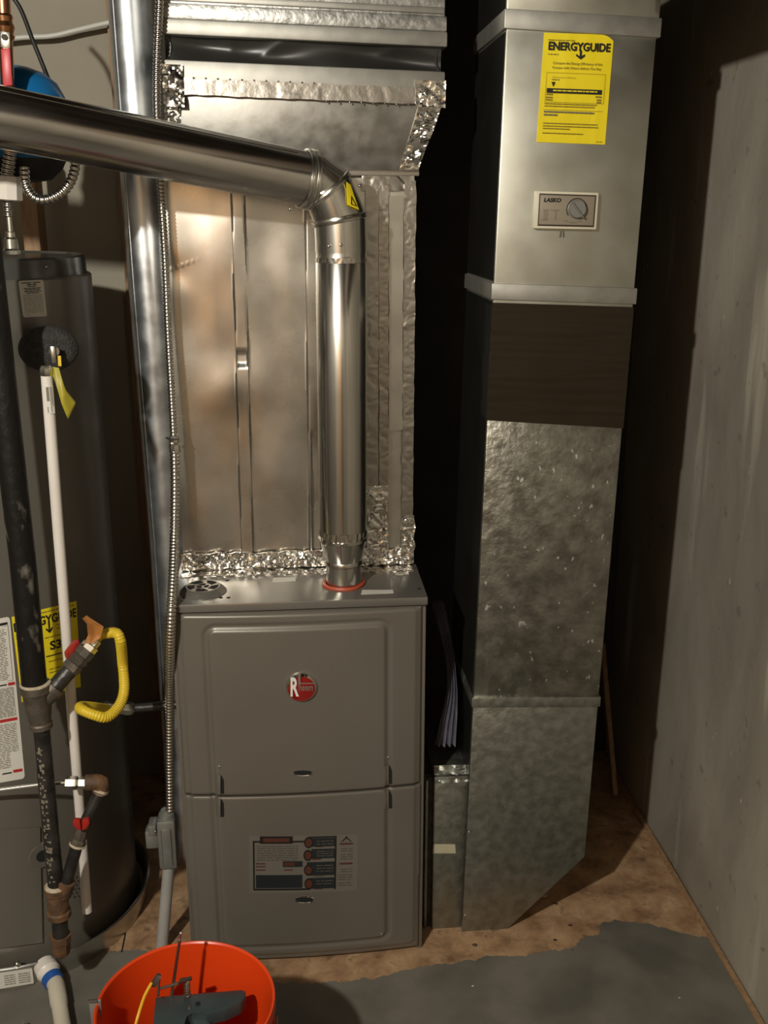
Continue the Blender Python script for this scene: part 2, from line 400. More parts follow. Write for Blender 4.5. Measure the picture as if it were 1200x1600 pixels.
def concrete_mat():
    m = bpy.data.materials.new('formed concrete'); m.use_nodes = True
    nt = m.node_tree; N = nt.nodes; L = nt.links; b = N['Principled BSDF']
    tc = N.new('ShaderNodeTexCoord')
    def noise_n(scale, stretch, detail=6, dist=0.0):
        mp = N.new('ShaderNodeMapping'); mp.inputs['Scale'].default_value = stretch
        L.new(tc.outputs['Object'], mp.inputs['Vector'])
        n = N.new('ShaderNodeTexNoise'); n.inputs['Scale'].default_value = scale; n.inputs['Detail'].default_value = detail; n.inputs['Distortion'].default_value = dist
        L.new(mp.outputs[0], n.inputs['Vector']); return n.outputs['Fac']
    base = N.new('ShaderNodeValToRGB'); e = base.color_ramp.elements
    e[0].position = 0.32; e[0].color = (0.20, 0.175, 0.14, 1); e[1].position = 0.68; e[1].color = (0.36, 0.32, 0.26, 1)
    L.new(noise_n(2.6, (1, 1, 0.55), 8, 0.6), base.inputs[0])
    def over(src, fac, lo, hi, col, amt):
        r = N.new('ShaderNodeMapRange'); r.inputs['From Min'].default_value = lo; r.inputs['From Max'].default_value = hi; r.inputs['To Max'].default_value = amt
        L.new(fac, r.inputs['Value'])
        mx = N.new('ShaderNodeMixRGB'); mx.inputs[2].default_value = (*col, 1)
        L.new(r.outputs[0], mx.inputs[0]); L.new(src, mx.inputs[1]); return mx.outputs[0]
    c = over(base.outputs[0], noise_n(5, (1, 2.2, 0.22), 4), 0.60, 0.70, (0.50, 0.45, 0.37), 0.55)   # pale runs down the wall
    c = over(c, noise_n(24, (1, 1, 1), 3), 0.66, 0.72, (0.11, 0.095, 0.078), 0.45)                     # dark pits
    c = over(c, noise_n(30, (1, 1, 0.6), 2), 0.73, 0.77, (0.6, 0.56, 0.48), 0.7)                      # chips
    L.new(c, b.inputs['Base Color']); b.inputs['Roughness'].default_value = 0.78
    bp = N.new('ShaderNodeBump'); bp.inputs['Strength'].default_value = 0.25; bp.inputs['Distance'].default_value = 0.01
    L.new(noise_n(18, (1, 1, 0.7), 8), bp.inputs['Height']); L.new(bp.outputs[0], b.inputs['Normal'])
    return m
M['floor'] = floor_mat(); M['paint'] = paint_mat(); M['concrete'] = concrete_mat()

# ---------------------------------------------------------------- flat print on surfaces
class Surf:
    """a patch on a real surface given by its four corners (tl, tr, br, bl) and a function that meets the surface"""
    def __init__(s, corners, hit, k=0.0):
        s.c = corners; s.hit = hit; s.k = k
    def pt(s, u, v, h=0.0):
        a, b, c, d = s.c
        u = u * (1 + s.k) - s.k * u * u
        x = (a[0] * (1 - u) + b[0] * u) * (1 - v) + (d[0] * (1 - u) + c[0] * u) * v
        y = (a[1] * (1 - u) + b[1] * u) * (1 - v) + (d[1] * (1 - u) + c[1] * u) * v
        p, n = s.hit(x, y)
        return p + n * h
def hit_plane(Y): return lambda x, y: (P(x, y, Y=Y), V((0, -1, 0)))
def hit_top(Z): return lambda x, y: (P(x, y, Z=Z), V((0, 0, 1)))
def hit_cyl(c, r):
    def f(x, y):
        d = ray(x, y); o = CAM
        ox, oy = o.x - c[0], o.y - c[1]
        A = d.x ** 2 + d.y ** 2; B = 2 * (ox * d.x + oy * d.y); C_ = ox * ox + oy * oy - r * r
        disc = max(B * B - 4 * A * C_, 0)
        t = (-B - sqrt(disc)) / (2 * A)
        p = o + d * t
        return p, V((p.x - c[0], p.y - c[1], 0)).normalized()
    return f
def rects(name, S, rs, m, parent, h=0.0008, div=1, label=None):
    vs = []; fs = []
    for (u0, v0, u1, v1) in rs:
        for k in range(div):
            a = u0 + (u1 - u0) * k / div; b = u0 + (u1 - u0) * (k + 1) / div
            i = len(vs); vs += [S.pt(a, v0, h), S.pt(b, v0, h), S.pt(b, v1, h), S.pt(a, v1, h)]
            fs.append((i + 3, i + 2, i + 1, i))
    return mesh(name, vs, fs, m, parent, smooth=False, label=label)
def sheet(name, S, m, parent, h=0.0005, nu=10, nv=10, corner=0.0, th=0.0005, label=None):
    """a label: outline with optional rounded corners, thin but solid"""
    if not isinstance(corner, tuple) and corner <= 0:
        vs = []
        n = nu
        for hh in (h, 0.00005):
            for j in range(nv + 1):
                for i in range(nu + 1): vs.append(S.pt(i / nu, j / nv, hh))
        W = nu + 1; K = W * (nv + 1); fs = []
        for j in range(nv):
            for i in range(nu):
                a = j * W + i; fs.append((a, a + W, a + W + 1, a + 1)); fs.append((K + a, K + a + 1, K + a + W + 1, K + a + W))
        loop = [i for i in range(W)] + [j * W + nu for j in range(1, nv + 1)] + [nv * W + i for i in range(nu - 1, -1, -1)] + [j * W for j in range(nv - 1, 0, -1)]
        for k in range(len(loop)):
            a = loop[k]; b = loop[(k + 1) % len(loop)]; fs.append((a, b, b + K, a + K))
        return mesh(name, vs, fs, m, parent, label=label, sharp=30)
    cu, cv = corner if isinstance(corner, tuple) else (corner, corner)
    rows = []
    for j in range(nv + 1):
        v = j / nv
        # denser near ends
        v = 0.5 - 0.5 * cos(pi * v)
        d = 0.0
        if v < cv: d = cu * (1 - sqrt(max(0, 1 - ((cv - v) / cv) ** 2)))
        elif v > 1 - cv: d = cu * (1 - sqrt(max(0, 1 - ((v - 1 + cv) / cv) ** 2)))
        rows.append([S.pt(d + (1 - 2 * d) * i / nu, v, h) for i in range(nu + 1)])
    vs = [p for r in rows for p in r]; W = nu + 1
    fs = [(j * W + i, (j + 1) * W + i, (j + 1) * W + i + 1, j * W + i + 1) for j in range(nv) for i in range(nu)]
    return mesh(name, vs, fs, m, parent, label=label, sharp=30)
def text(name, S, s, u0, v0, u1, v1, m, parent, h=0.0009, bold=0.0, shear=0.0, label=None):
    cu = bpy.data.curves.new(name, 'FONT'); cu.body = s; cu.offset = bold; cu.shear = shear; cu.resolution_u = 3
    o = bpy.data.objects.new(name, cu); COL.objects.link(o)
    dg = bpy.context.evaluated_depsgraph_get()
    me = bpy.data.meshes.new_from_object(o.evaluated_get(dg))
    vs = [v.co.copy() for v in me.vertices]; fs = [tuple(p.vertices) for p in me.polygons]
    bpy.data.objects.remove(o); bpy.data.curves.remove(cu); bpy.data.meshes.remove(me)
    x0 = min(v.x for v in vs); x1 = max(v.x for v in vs); y0 = min(v.y for v in vs); y1 = max(v.y for v in vs)
    out = [S.pt(u0 + (u1 - u0) * (v.x - x0) / (x1 - x0), v1 + (v0 - v1) * (v.y - y0) / max(y1 - y0, 1e-6), h) for v in vs]
    return mesh(name, out, fs, m, parent, smooth=False, label=label)
def words(u0, u1, v, hgt, rnd, wmin=0.02, wmax=0.09, gap=0.012):
    out = []; u = u0
    while u < u1:
        wd = rnd.uniform(wmin, wmax); e = min(u + wd, u1)
        out.append((u, v, e, v + hgt)); u = e + gap
    return out

# ================================================================ THE SETTING
WX = 0.967      # right wall
BY = 0.86       # back wall
CZ = 2.62
LX, RY = -2.1, -3.3
structure(mesh('floor', [(LX, RY, 0), (WX, RY, 0), (WX, BY, 0), (LX, BY, 0), (LX, RY, -.1), (WX, RY, -.1), (WX, BY, -.1), (LX, BY, -.1)],
               [(0, 1, 2, 3), (7, 6, 5, 4), (0, 4, 5, 1), (1, 5, 6, 2), (2, 6, 7, 3), (3, 7, 4, 0)], M['floor'], smooth=False))
FLOOR = bpy.data.objects['floor']
# grey paint coat on the floor with its ragged edge
edge_px = [(-40, 1470), (60, 1482), (190, 1487), (240, 1484), (300, 1500), (420, 1536), (480, 1537), (540, 1534), (600, 1526), (650, 1513), (742, 1500), (756, 1494), (820, 1494), (902, 1480),
           (908, 1466), (936, 1461), (939, 1443), (960, 1440), (1017, 1443), (1063, 1458), (1090, 1463), (1116, 1466), (1132, 1492), (1150, 1519), (1176, 1560), (1200, 1598)]
ep = [P(a, b, Z=0) for a, b in edge_px]
fine = []
for a, b in zip(ep[:-1], ep[1:]):
    n = max(1, int((b - a).length / 0.004))
    for k in range(n):
        p = a.lerp(b, k / n)
        p.x += 0.006 * nz(p.x * 60, p.y * 60, 3); p.y += 0.009 * nz(p.x * 45, p.y * 45, 9) + .005 * nz(p.x * 160, p.y * 160, 2)
        fine.append(V((p.x, p.y, 0.0012)))
fine.append(V((ep[-1].x, ep[-1].y, 0.0012)))
outline = [V((WX - 0.004, ep[-1].y - 0.05, 0.0012)), V((WX - 0.004, RY + .01, 0.0012)), V((LX + .01, RY + .01, 0.0012)), V((LX + .01, fine[0].y, 0.0012))]
bm = bmesh.new()
top = [bm.verts.new(p) for p in fine + outline]
bot = [bm.verts.new((p.x, p.y, 0.0)) for p in fine + outline]
bm.faces.new(top)
for i in range(len(top)):
    j = (i + 1) % len(top); bm.faces.new((top[i], top[j], bot[j], bot[i]))
from_bm('floor_paint', bm, M['paint'], FLOOR, smooth=False, label='worn grey paint coat over the brown floor')
# thin saw joint
a, b = P(197, 1452, Z=0.0016), P(190, 1488, Z=0.0016)
d = (b - a).normalized(); s_ = V((-d.y, d.x, 0)) * 0.0016
mesh('floor_joint', [a - s_, b - s_, b + s_, a + s_], [(0, 1, 2, 3)], M['dark'], FLOOR, smooth=False)

def wall_right():
    nu, nv = 90, 60
    def f(u, v):
        y = RY + (BY - RY) * u; z = CZ * v
        return (WX + 0.004 * nz(y * 2.1, z * 1.4, 5) + 0.0015 * nz(y * 9, z * 7, 8), y, z)
    return grid('wall_right', f, nu, nv, M['concrete'], skirt=(0.12, 0, 0))
structure(wall_right())
wb = structure(box('wall_back', LX, WX + .1, BY, BY + .1, 0, CZ, M['dark_concrete'], bevel=0))  # wall colour darkened so the gaps behind the ducts look shaded
box('sheathing_panel', LX + .002, -.34, BY - .012, BY, 0, CZ - .02, M['board_panel'], wb, bevel=.001, label='pale wall sheathing')
structure(box('wall_left', LX - .1, LX, RY, BY, 0, CZ, M['left_board'], bevel=0))
structure(box('wall_rear', LX, WX, RY - .1, RY, 0, CZ, M['drywall'], bevel=0))
structure(box('door_2', -.28, .16, RY, RY + .03, 0, 1.72, M['dark_door'], bevel=.003))  # unseen panel, added to put a dark area in the plenum's reflection
dr = structure(box('added_orange_door', -1.20, -0.42, RY, RY + .04, 0, 2.03, M['wood_wall'], bevel=.003))  # unseen door, added to give the plenum its orange reflection
fit('added_door_handle', (-.50, RY + .04, 1.0), (-.50, RY + .10, 1.0), [(0, .012), (.5, .012), (.6, .028), (1, .022)], M['nickel'], dr)
ce = structure(box('ceiling', LX, WX, RY, BY, CZ, CZ + .1, M['ceiling'], bevel=0))
for k in range(10):
    yy = -3.2 + k * 0.42
    box('joist', LX, WX - 0.02, yy, yy + 0.04, CZ - 0.2, CZ, M['joist'], ce, bevel=0.002)
box('girder', 0.60, 0.74, -1.9, -0.07, 2.03, CZ - .2, M['joist'], ce, bevel=0.003)
# strip of lumber along the foot of the concrete wall
tr = structure(hexa('trim_1', [(0.952, -1.2, 0), (0.966, -1.2, 0), (0.960, 0.8, 0), (0.949, 0.8, 0)], [(0.952, -1.2, 0.006), (0.966, -1.2, 0.006), (0.960, 0.8, 0.006), (0.949, 0.8, 0.006)], M['stud'], bevel=0))
# studs on the back wall
a = P(177, 60, Y=0.82)
stud = box('wall_stud', a.x - 0.012, a.x + 0.028, 0.815, BY, 0, CZ, M['stud'], bevel=0.002)
tag(stud, 'narrow bare wood stud on the back wall, left of the round duct', 'stud')
a = P(38, 350, Y=0.5)
post = box('wood_post', a.x - 0.035, a.x + 0.004, 0.62, 0.70, 0, 1.80, M['stud'], bevel=0.003)
tag(post, 'brown wooden post standing behind the water heater', 'post')
s0 = P(962, 1243, Z=0)
st = hexa('wood_lath', [(s0.x - .006, s0.y, 0), (s0.x + .008, s0.y, 0), (s0.x + .008, s0.y + .03, 0), (s0.x - .006, s0.y + .03, 0)],
          [(s0.x - .010, .80, .40), (s0.x + .004, .80, .40), (s0.x + .004, .83, .40), (s0.x - .010, .83, .40)], M['stud'], bevel=0.001)
tag(st, 'thin brown wood lath leaning in the dark behind the square duct', 'lath')

# ================================================================ FURNACE
FX0, FX1, FZ = -0.265, 0.268, 0.885
fur = thing('furnace', 'grey-brown enamelled gas furnace cabinet with embossed two-part front and round red badge', 'furnace', (0, 0.35, 0))
bm = bmesh.new()
bm_box(bm, FX0, FX0 + .014, 0.004, .72, 0.0, FZ - .004, .001); bm_box(bm, FX1 - .014, FX1, 0.004, .72, 0.0, FZ - .004, .001)
bm_box(bm, FX0 + .014, FX1 - .014, .70, .72, 0, FZ - .004, 0); bm_box(bm, FX0 + .014, FX1 - .014, .012, .70, 0.0, .03, 0)
bm_box(bm, FX0 + .012, FX1 - .012, 0.018, 0.03, .03, FZ - .02, 0)
from_bm('casing', bm, M['cabinet'], fur)
bm = bmesh.new(); bm_box(bm, FX0 - .002, FX1 + .002, -0.010, .722, FZ - .018, FZ, .002)
from_bm('top_panel', bm, M['captop'], fur, label='glossier grey top panel')
def rr(x, z, x0, x1, z0, z1, r):
    qx = abs(x - (x0 + x1) / 2) - (x1 - x0) / 2 + r; qz = abs(z - (z0 + z1) / 2) - (z1 - z0) / 2 + r
    return sqrt(max(qx, 0) ** 2 + max(qz, 0) ** 2) + min(max(qx, qz), 0) - r
def door_h(x, z):
    h = 0.004 + 0.014 * max(0, 1 - (x / 0.262) ** 2)
    h += 0.0045 * sst(.005, -.005, rr(x, z, -0.243, 0.248, 0.026, 0.862, .010))
    d = rr(x, z, -0.190, 0.183, 0.052, 0.832, .018)
    h += -0.003 * sst(.010, .003, abs(d - .003)) + 0.0035 * sst(.004, -.005, d)
    return h
def door(name, z0, z1):
    x0, x1 = -0.258, 0.259
    nu = 170; nv = int((z1 - z0) / 0.0032)
    def f(u, v):
        x = x0 + (x1 - x0) * u; z = z0 + (z1 - z0) * v
        e = min(x - x0, x1 - x, z - z0, (z1 - z) * (1 if z1 > .5 else 2.5))
        return (x, -door_h(x, z) + (0.004 if z1 > .5 or z < .2 else .002) * sst(.005, 0, e), z)
    return grid(name, f, nu, nv, M['cabinet'], fur, skirt=(0, 0.022, 0), sharp=50)
dU = door('upper_door', 0.442, 0.864)
dL = door('lower_door', 0.010, 0.438)
def on_door(x, y):
    p = P(x, y, Y=-0.02); return V((p.x, -door_h(p.x, p.z), p.z)), V((0, -1, 0))
# oblong finger slots
for (cx, cy, pr) in ((473, 1205, dU), (475.5, 1403, dL)):
    S = Surf([(cx - 15, cy - 5), (cx + 15, cy - 5), (cx + 15, cy + 5), (cx - 15, cy + 5)], on_door)
    pts = []
    for k in range(28):
        t = 2 * pi * k / 28; pts.append((0.5 + 0.5 * clampf(cos(t) * 1.25, -1, 1), 0.5 + 0.5 * sin(t)))
    out = [S.pt(u, v, .0002) for u, v in pts]; hi = [S.pt(.5 + (u - .5) * .95, .5 + (v - .5) * .85, .0016) for u, v in pts]; inn = [S.pt(.5 + (u - .5) * .86, .5 + (v - .5) * .62, -.004) for u, v in pts]
    n = 28; fs = [(i, (i + 1) % n, n + (i + 1) % n, n + i) for i in range(n)] + [(n + i, n + (i + 1) % n, 2 * n + (i + 1) % n, 2 * n + i) for i in range(n)]
    rim = mesh('slot_rim', out + hi + inn, fs, M['chrome' if cy > 1300 else 'captop'], pr)
    lipp = [S.pt(.5 + (u - .5) * .8, .5 + (v - .5) * .8, .0022) for u, v in pts[4:11]]
    sweep('slot_lip', lipp, .0011, M['chrome'], pr, segs=6, label='bright lower lip of the slot')
    dk = mesh('slot', [S.pt(.5 + (u - .5) * .88, .5 + (v - .5) * .68, .0007) for u, v in pts], [tuple(range(n))], M['dark'], pr, smooth=False)
# latch clips by the groove at the split
for (cx, cy0, cy1, pr) in ((343, 1210, 1241, dU), (343, 1247, 1277, dL), (606, 1197, 1228, dU), (606, 1236, 1266, dL)):
    S = Surf([(cx - 7, cy0), (cx + 7, cy0), (cx + 7, cy1), (cx - 7, cy1)], on_door)
    vs = []
    for j in range(9):
        v = j / 8; bulge = sin(pi * clampf(v * .8 + .15)) ** .7
        for i in range(7):
            u = i / 6; vs.append(S.pt(u * .62, v, .0006 + .0045 * bulge * sin(pi * u * .5) ** 1.0))
    fs = [(j * 7 + i, (j + 1) * 7 + i, (j + 1) * 7 + i + 1, j * 7 + i + 1) for j in range(8) for i in range(6)]
    k = len(vs)
    vs += [S.pt(.62, j / 8, -.001) for j in range(9)]
    fs += [(j * 7 + 6, (j + 1) * 7 + 6, k + j + 1, k + j) for j in range(8)]
    lc = mesh('latch_clip', vs, fs, M['cabinet'], pr, sharp=40)
    pts = [(.60, 0.03), (.80, .10), (.98, .3), (1.0, .97), (.60, .97)]
    mesh('latch_slot', [S.pt(u, v, .0012) for u, v in pts], [(0, 1, 2, 3, 4)], M['dark'], pr, smooth=False)
for (sx, sy, pr) in ((343, 1198, dU), (607, 1186, dU), (596, 1459, dL)):
    p, n = on_door(sx, sy); ball('screw', p + n * .001, .0028, M['chrome'], pr, scale=(1, .6, 1))
# badge
p, n = on_door(471, 1071)
bx, bz, by = p.x, p.z, p.y
badge = fit('badge', (bx, by + .004, bz), (bx, by - .010, bz), [(0, .0335), (.35, .0335), (.6, .0325), (.85, .0300), (1.0, .0275)], M['chrome'], fur, segs=48, label='round chrome badge with red centre')
vs = [V((bx, by - .0128, bz))]; fs = []
for r_ in range(1, 5):
    rad = .0282 * r_ / 4
    for k in range(36): vs.append(V((bx + rad * cos(2 * pi * k / 36), by - .0100 - .0028 * (1 - (r_ / 4) ** 2), bz + rad * sin(2 * pi * k / 36))))
for k in range(36): fs.append((0, 1 + (k + 1) % 36, 1 + k))
for r_ in range(3):
    for k in range(36):
        a_ = 1 + r_ * 36; fs.append((a_ + k, a_ + (k + 1) % 36, a_ + 36 + (k + 1) % 36, a_ + 36 + k))
mesh('badge_face', vs, fs, M['red_gloss'], badge)
S = Surf([(446, 1046), (496, 1046), (496, 1096), (446, 1096)], lambda x, y: (V(P(x, y, Y=by - .0125)), V((0, -1, 0))))
text('badge_letter', S, 'R', .16, .24, .42, .84, M['white_ink'], badge, h=.0012, bold=.03)
text('badge_lettering', S, 'heem', .42, .44, .86, .66, M['silver_ink'], badge, h=.0012, bold=.01)
rects('badge_bar', S, [(.40, .14, .47, .48), (.47, .41, .9, .445)], M['silver_ink'], badge, h=.0012)
# rating / instruction label on the lower door
S = Surf([(389, 1305), (560, 1302), (558, 1390), (390, 1394)], on_door)
lab = sheet('instruction_label', S, M['clear_label'], dL, h=.0006, nu=14, nv=6, label='dim instruction label with black panels and orange circles')
def ring_rects(u0, v0, u1, v1, tu, tv): return [(u0, v0, u1, v0 + tv), (u0, v1 - tv, u1, v1), (u0, v0, u0 + tu, v1), (u1 - tu, v0, u1, v1)]
rects('printed_frame', S, [(.035, .08, .05, .95), (.035, .08, .52, .11), (.035, .92, .56, .95), (.54, .01, .80, .035), (.785, .01, .80, .95),
                           (.10, .0, .40, .13)], M['ink'], lab, h=.0012, div=6)
rects('printed_panels', S, [(.57, .04, .785, .19), (.57, .23, .785, .40), (.53, .46, .785, .70), (.56, .74, .785, .93), (.06, .68, .49, .91), (.31, .44, .49, .54)], M['navy_ink'], lab, h=.0013, div=6)
rects('printed_orange', S, [(.13, .03, .37, .10), (.06, .47, .15, .49), (.06, .52, .15, .54), (.06, .58, .15, .60), (.32, .46, .42, .52), (.32, .58, .40, .60), (.61, .19, .68, .20), (.58, .40, .66, .42), (.61, .71, .68, .72), (.60, .93, .68, .94), (.83, .14, .95, .17), (.83, .49, .95, .52)], M['orange_ink'], lab, h=.0016, div=2)['kind'] = 'stuff'
rnd = random.Random(3)
rl = []
for v in (.17, .21, .25, .29, .33, .37, .41): rl += words(.07, .45, v, .014, rnd)
for v in (.24, .28, .34, .38, .42, .60, .64): rl += words(.84, .95, v, .012, rnd)
for v in (.70, .74, .78, .84, .88): rl += words(.82, .95, v, .012, rnd)
rp = []
for v in (.09, .14, .27, .31, .35, .52, .57, .62, .79, .84): rp += words(.62, .77, v, .008, rnd)
rects('panel_print', S, rp, M['grey_ink'], lab, h=.0016)['kind'] = 'stuff'
rects('printed_lines', S, rl, M['dim_ink'], lab, h=.0016)['kind'] = 'stuff'
pts = []
for (cu_, cv_) in ((.545, .115), (.54, .34), (.545, .60), (.55, .84)):
    pts.append((cu_, cv_))
for i, (cu_, cv_) in enumerate(pts):
    n = 20
    mesh('printed_circle_edge', [S.pt(cu_ + .042 * cos(2 * pi * k / n), cv_ + .10 * sin(2 * pi * k / n), .0015) for k in range(n)], [tuple(range(n))], M['ink'], lab, smooth=False)
    mesh('printed_circle', [S.pt(cu_ + .030 * cos(2 * pi * k / n), cv_ + .072 * sin(2 * pi * k / n), .0018) for k in range(n)], [tuple(range(n))], M['orange_ink'], lab, smooth=False)
mesh('printed_emblem', [S.pt(*q, .0016) for q in [(.89, .01), (.90, .05), (.94, .12), (.93, .12), (.89, .06), (.85, .12), (.84, .12), (.88, .05)]], [tuple(range(8))], M['ink'], lab, smooth=False)
# top of the cabinet: stickers, grille cap, holes
for c4 in ([(427, 903), (461, 902), (462, 908), (426, 910)], [(566, 922), (614, 922), (615, 927), (564, 929)]):
    sheet('white_sticker', Surf(c4, hit_top(FZ)), M['paper'], fur, h=.0006, nu=2, nv=1, label='small white sticker on top')
for q in ((355, 907), (469, 895), (345, 934), (357, 934), (288, 934), (655, 920), (651, 888), (628, 892)):
    p = P(q[0], q[1], Z=FZ); fit('screw_hole', p + V((0, 0, -.002)), p + V((0, 0, .0008)), [(0, .0042), (1, .0042)], M['dark'], fur, segs=10)
c = P(317, 916, Z=FZ + .012)
gr = fit('grille_cap', (c.x, c.y, FZ), (c.x, c.y, FZ + .013), [(0, .050), (.1, .050), (.6, .044), (.9, .038), (1, .036)], M['captop'], fur, segs=40, label='round slotted cap')
for ring, (r0, r1, n, off) in enumerate(((.018, .033, 5, .3), (.004, .013, 3, .8))):
    for k in range(n):
        a0 = off + 2 * pi * k / n; a1 = a0 + 2 * pi / n * .66
        vs = []
        for i in range(7):
            a_ = a0 + (a1 - a0) * i / 6; tw = .25
            vs.append((c.x + r0 * cos(a_), c.y + r0 * sin(a_), FZ + .0136)); vs.append((c.x + r1 * cos(a_ + tw), c.y + r1 * sin(a_ + tw), FZ + .0136))
        mesh('grille_slot', vs, [(2 * i, 2 * i + 1, 2 * i + 3, 2 * i + 2) for i in range(6)], M['dark'], gr, smooth=False)

# ================================================================ VENT PIPE
vb = P(538, 916, Z=FZ); VY = 0.085
gk = [V((vb.x + .043 * cos(t) + .002 * sin(3 * t), VY + .043 * sin(t), FZ + .003)) for t in [2 * pi * k / 32 for k in range(33)]]
sweep('vent_gasket', gk, .0042, M['red_silicone'], fur, segs=8, label='red silicone ring', caps=False)
vent = thing('vent_pipe', 'shiny galvanized vent pipe rising from furnace top, elbowing left across the scene', 'pipe', (vb.x, VY, FZ))
vx0 = vb.x; R4 = 0.0508
vtop = P(533, 392, Y=VY); vbase = P(536, 838, Y=VY); ered = P(538, 912, Y=VY)
def vline(z): return V((vbase.x + (vtop.x - vbase.x) * (z - vbase.z) / (vtop.z - vbase.z), VY, z))
z8 = vbase.z
fit('reducer', (ered.x, VY, FZ + .001), vline(z8), [(0, .0385), (.42, .0385), (.45, .0415), (.50, .0415), (.53, .040), (.93, .0500), (.95, .0535), (1, .0535)], M['pipe'], vent, segs=48, label='tapered reducer collar')
# crimped ring
bm = bmesh.new(); n = 96
def crimp(zc0, zc1, r0, amp, steps=4):
    rings = []
    for j in range(steps + 1):
        z = zc0 + (zc1 - zc0) * j / steps; a_ = amp * sin(pi * j / steps)
        c_ = vline(z); rings.append([bm.verts.new((c_.x + (r0 + a_ * cos(24 * 2 * pi * k / n)) * cos(2 * pi * k / n), c_.y + (r0 + a_ * cos(24 * 2 * pi * k / n)) * sin(2 * pi * k / n), z)) for k in range(n)])
    for A, B in zip(rings[:-1], rings[1:]):
        for k in range(n): bm.faces.new((A[k], A[(k + 1) % n], B[(k + 1) % n], B[k]))
crimp(z8, z8 + .020, .0500, .0018)
from_bm('crimped_end', bm, M['pipe'], vent, sharp=60)
bm = bmesh.new()
crimp(vtop.z - .022, vtop.z - .012, .0507, .0006)
from_bm('crimped_end', bm, M['pipe'], vent, sharp=60)
sweep('upright_pipe', [vline(z8 + .017), vline(z8 + .018), vline(1.3), vline(vtop.z - .024), vline(vtop.z - .023), vline(vtop.z), P(531, 352, Y=VY)], [.0500, R4, R4, R4, R4 - .0007, R4 - .0007, R4 - .0006], M['pipe'], vent, segs=48, label='vertical run')
seam = [vline(z8 + .02) + V((.0508 * cos(-.35), -.0508 * abs(sin(.35)) , 0)), vline(vtop.z - .02) + V((.0508 * cos(-.35), -.0508 * abs(sin(.35)), 0))]
# elbow rings (centre, normal)
C1 = P(531, 343, Y=VY); C2 = P(511, 297, Y=VY - .004); C3 = P(483, 281, Y=VY - .018)
Lend = CAM + ray(0, 183) * (1.72 / FPX)
HD = (Lend - C3).normalized()
N1 = V((-.20, 0, 1)).normalized(); N3 = HD; N2 = (V((-.62, -.1, .78))).normalized()
def loft(name, rings, m, parent, segs=48, label=None):
    bm = bmesh.new(); RR = []
    for c_, n_, r_ in rings:
        n_ = n_.normalized(); uu = V((0, -1, 0)); uu = (uu - n_ * uu.dot(n_)).normalized(); vv = n_.cross(uu)
        RR.append([bm.verts.new(c_ + (uu * cos(2 * pi * k / segs) + vv * sin(2 * pi * k / segs)) * r_) for k in range(segs)])
    for A, B in zip(RR[:-1], RR[1:]):
        for k in range(segs): bm.faces.new((A[k], A[(k + 1) % segs], B[(k + 1) % segs], B[k]))
    return from_bm(name, bm, m, parent, label=label, sharp=28)
def bead(c_, n_, r_): return [(c_ - n_ * .0062, n_, r_), (c_ - n_ * .0048, n_, r_ + .0035), (c_ - n_ * .0025, n_, r_ + .0040), (c_ - n_ * .0004, n_, r_ + .0014), (c_ + n_ * .0016, n_, r_ + .0046), (c_ + n_ * .0042, n_, r_ + .0040), (c_ + n_ * .0058, n_, r_)]
elbow = loft('elbow', [(vline(vtop.z - .002), V((0, 0, 1)), R4 + .0003), (C1 - N1 * .006, N1, R4 + .0005)] + bead(C1, N1, R4 + .0007) + [(C1 + N1 * .006, N1, R4 + .001)], M['pipe'], vent, label='adjustable three-piece elbow')
loft('elbow_gore', [(C1 + N1 * .005, N1, R4 + .001), (C2 - N2 * .006, N2, R4 + .001)] + bead(C2, N2, R4 + .001), M['pipe'], elbow)
loft('elbow_gore', [(C2 + N2 * .004, N2, R4 + .001), (C3 - N3 * .008, N3, R4 + .001)] + bead(C3 - N3 * .002, N3, R4 + .0015) + bead(C3 + N3 * .009, N3, R4 + .001), M['pipe'], elbow)
hend = C3 + HD * 1.35
sweep('horizontal_pipe', [C3 + HD * .008] + [C3 + HD * (.03 + 1.3 * k / 12) for k in range(13)], R4, M['hpipe'], vent, segs=56, label='long sloping run toward the left')
# lock seam along the long run
uu = V((0, -1, 0)); uu = (uu - HD * uu.dot(HD)).normalized(); vv = HD.cross(uu)
def on_h(t, ang, h=0): return C3 + HD * t + (uu * cos(ang) + vv * sin(ang)) * (R4 + h)
hseam = sweep('lock_seam', [on_h(.04 + .1 * k, 0.95, -.0005) for k in range(13)], .0018, M['hpipe'], vent, segs=6)
# screws
for q, Yq in (((468, 240), VY - .035), ((461, 291), VY - .072), ((453, 327), VY - .05), ((562, 290), VY - .025), ((571, 382), VY), ((533, 383), VY - .0505), ((514, 384), VY - .046), ((509, 852), VY - .03)):
    p = P(q[0], q[1], Y=Yq); ball('screw', p, .0035, M['chrome'], vent, sub=2)
# warning sticker wrapped on the gore
def on_gore(x, y):
    p = P(x, y, Y=VY - .045)
    cx_ = C1.lerp(C2, clampf((p.z - C1.z) / (C2.z - C1.z + 1e-6), 0, 1))
    dx = p.x - cx_.x
    return V((p.x, VY - .003 - sqrt(max(.0001, (R4 + .0022) ** 2 - min(dx * dx * .82, .0023))), p.z)), V((.4, -.9, 0)).normalized()
S = Surf([(541, 284), (548, 289), (561, 328), (542, 320)], on_gore)
stk = sheet('warning_sticker', S, M['yellow'], vent, h=.0012, nu=6, nv=6, label='yellow warning sticker on elbow')
tri = [(.3, .92), (.5, .50), (.92, .88)]; ti = [(.42, .87), (.52, .62), (.78, .85)]
mesh('warning_triangle', [S.pt(u, v, .0022) for u, v in tri + ti], [(0, 1, 4, 3), (1, 2, 5, 4), (2, 0, 3, 5)], M['ink'], stk, smooth=False)

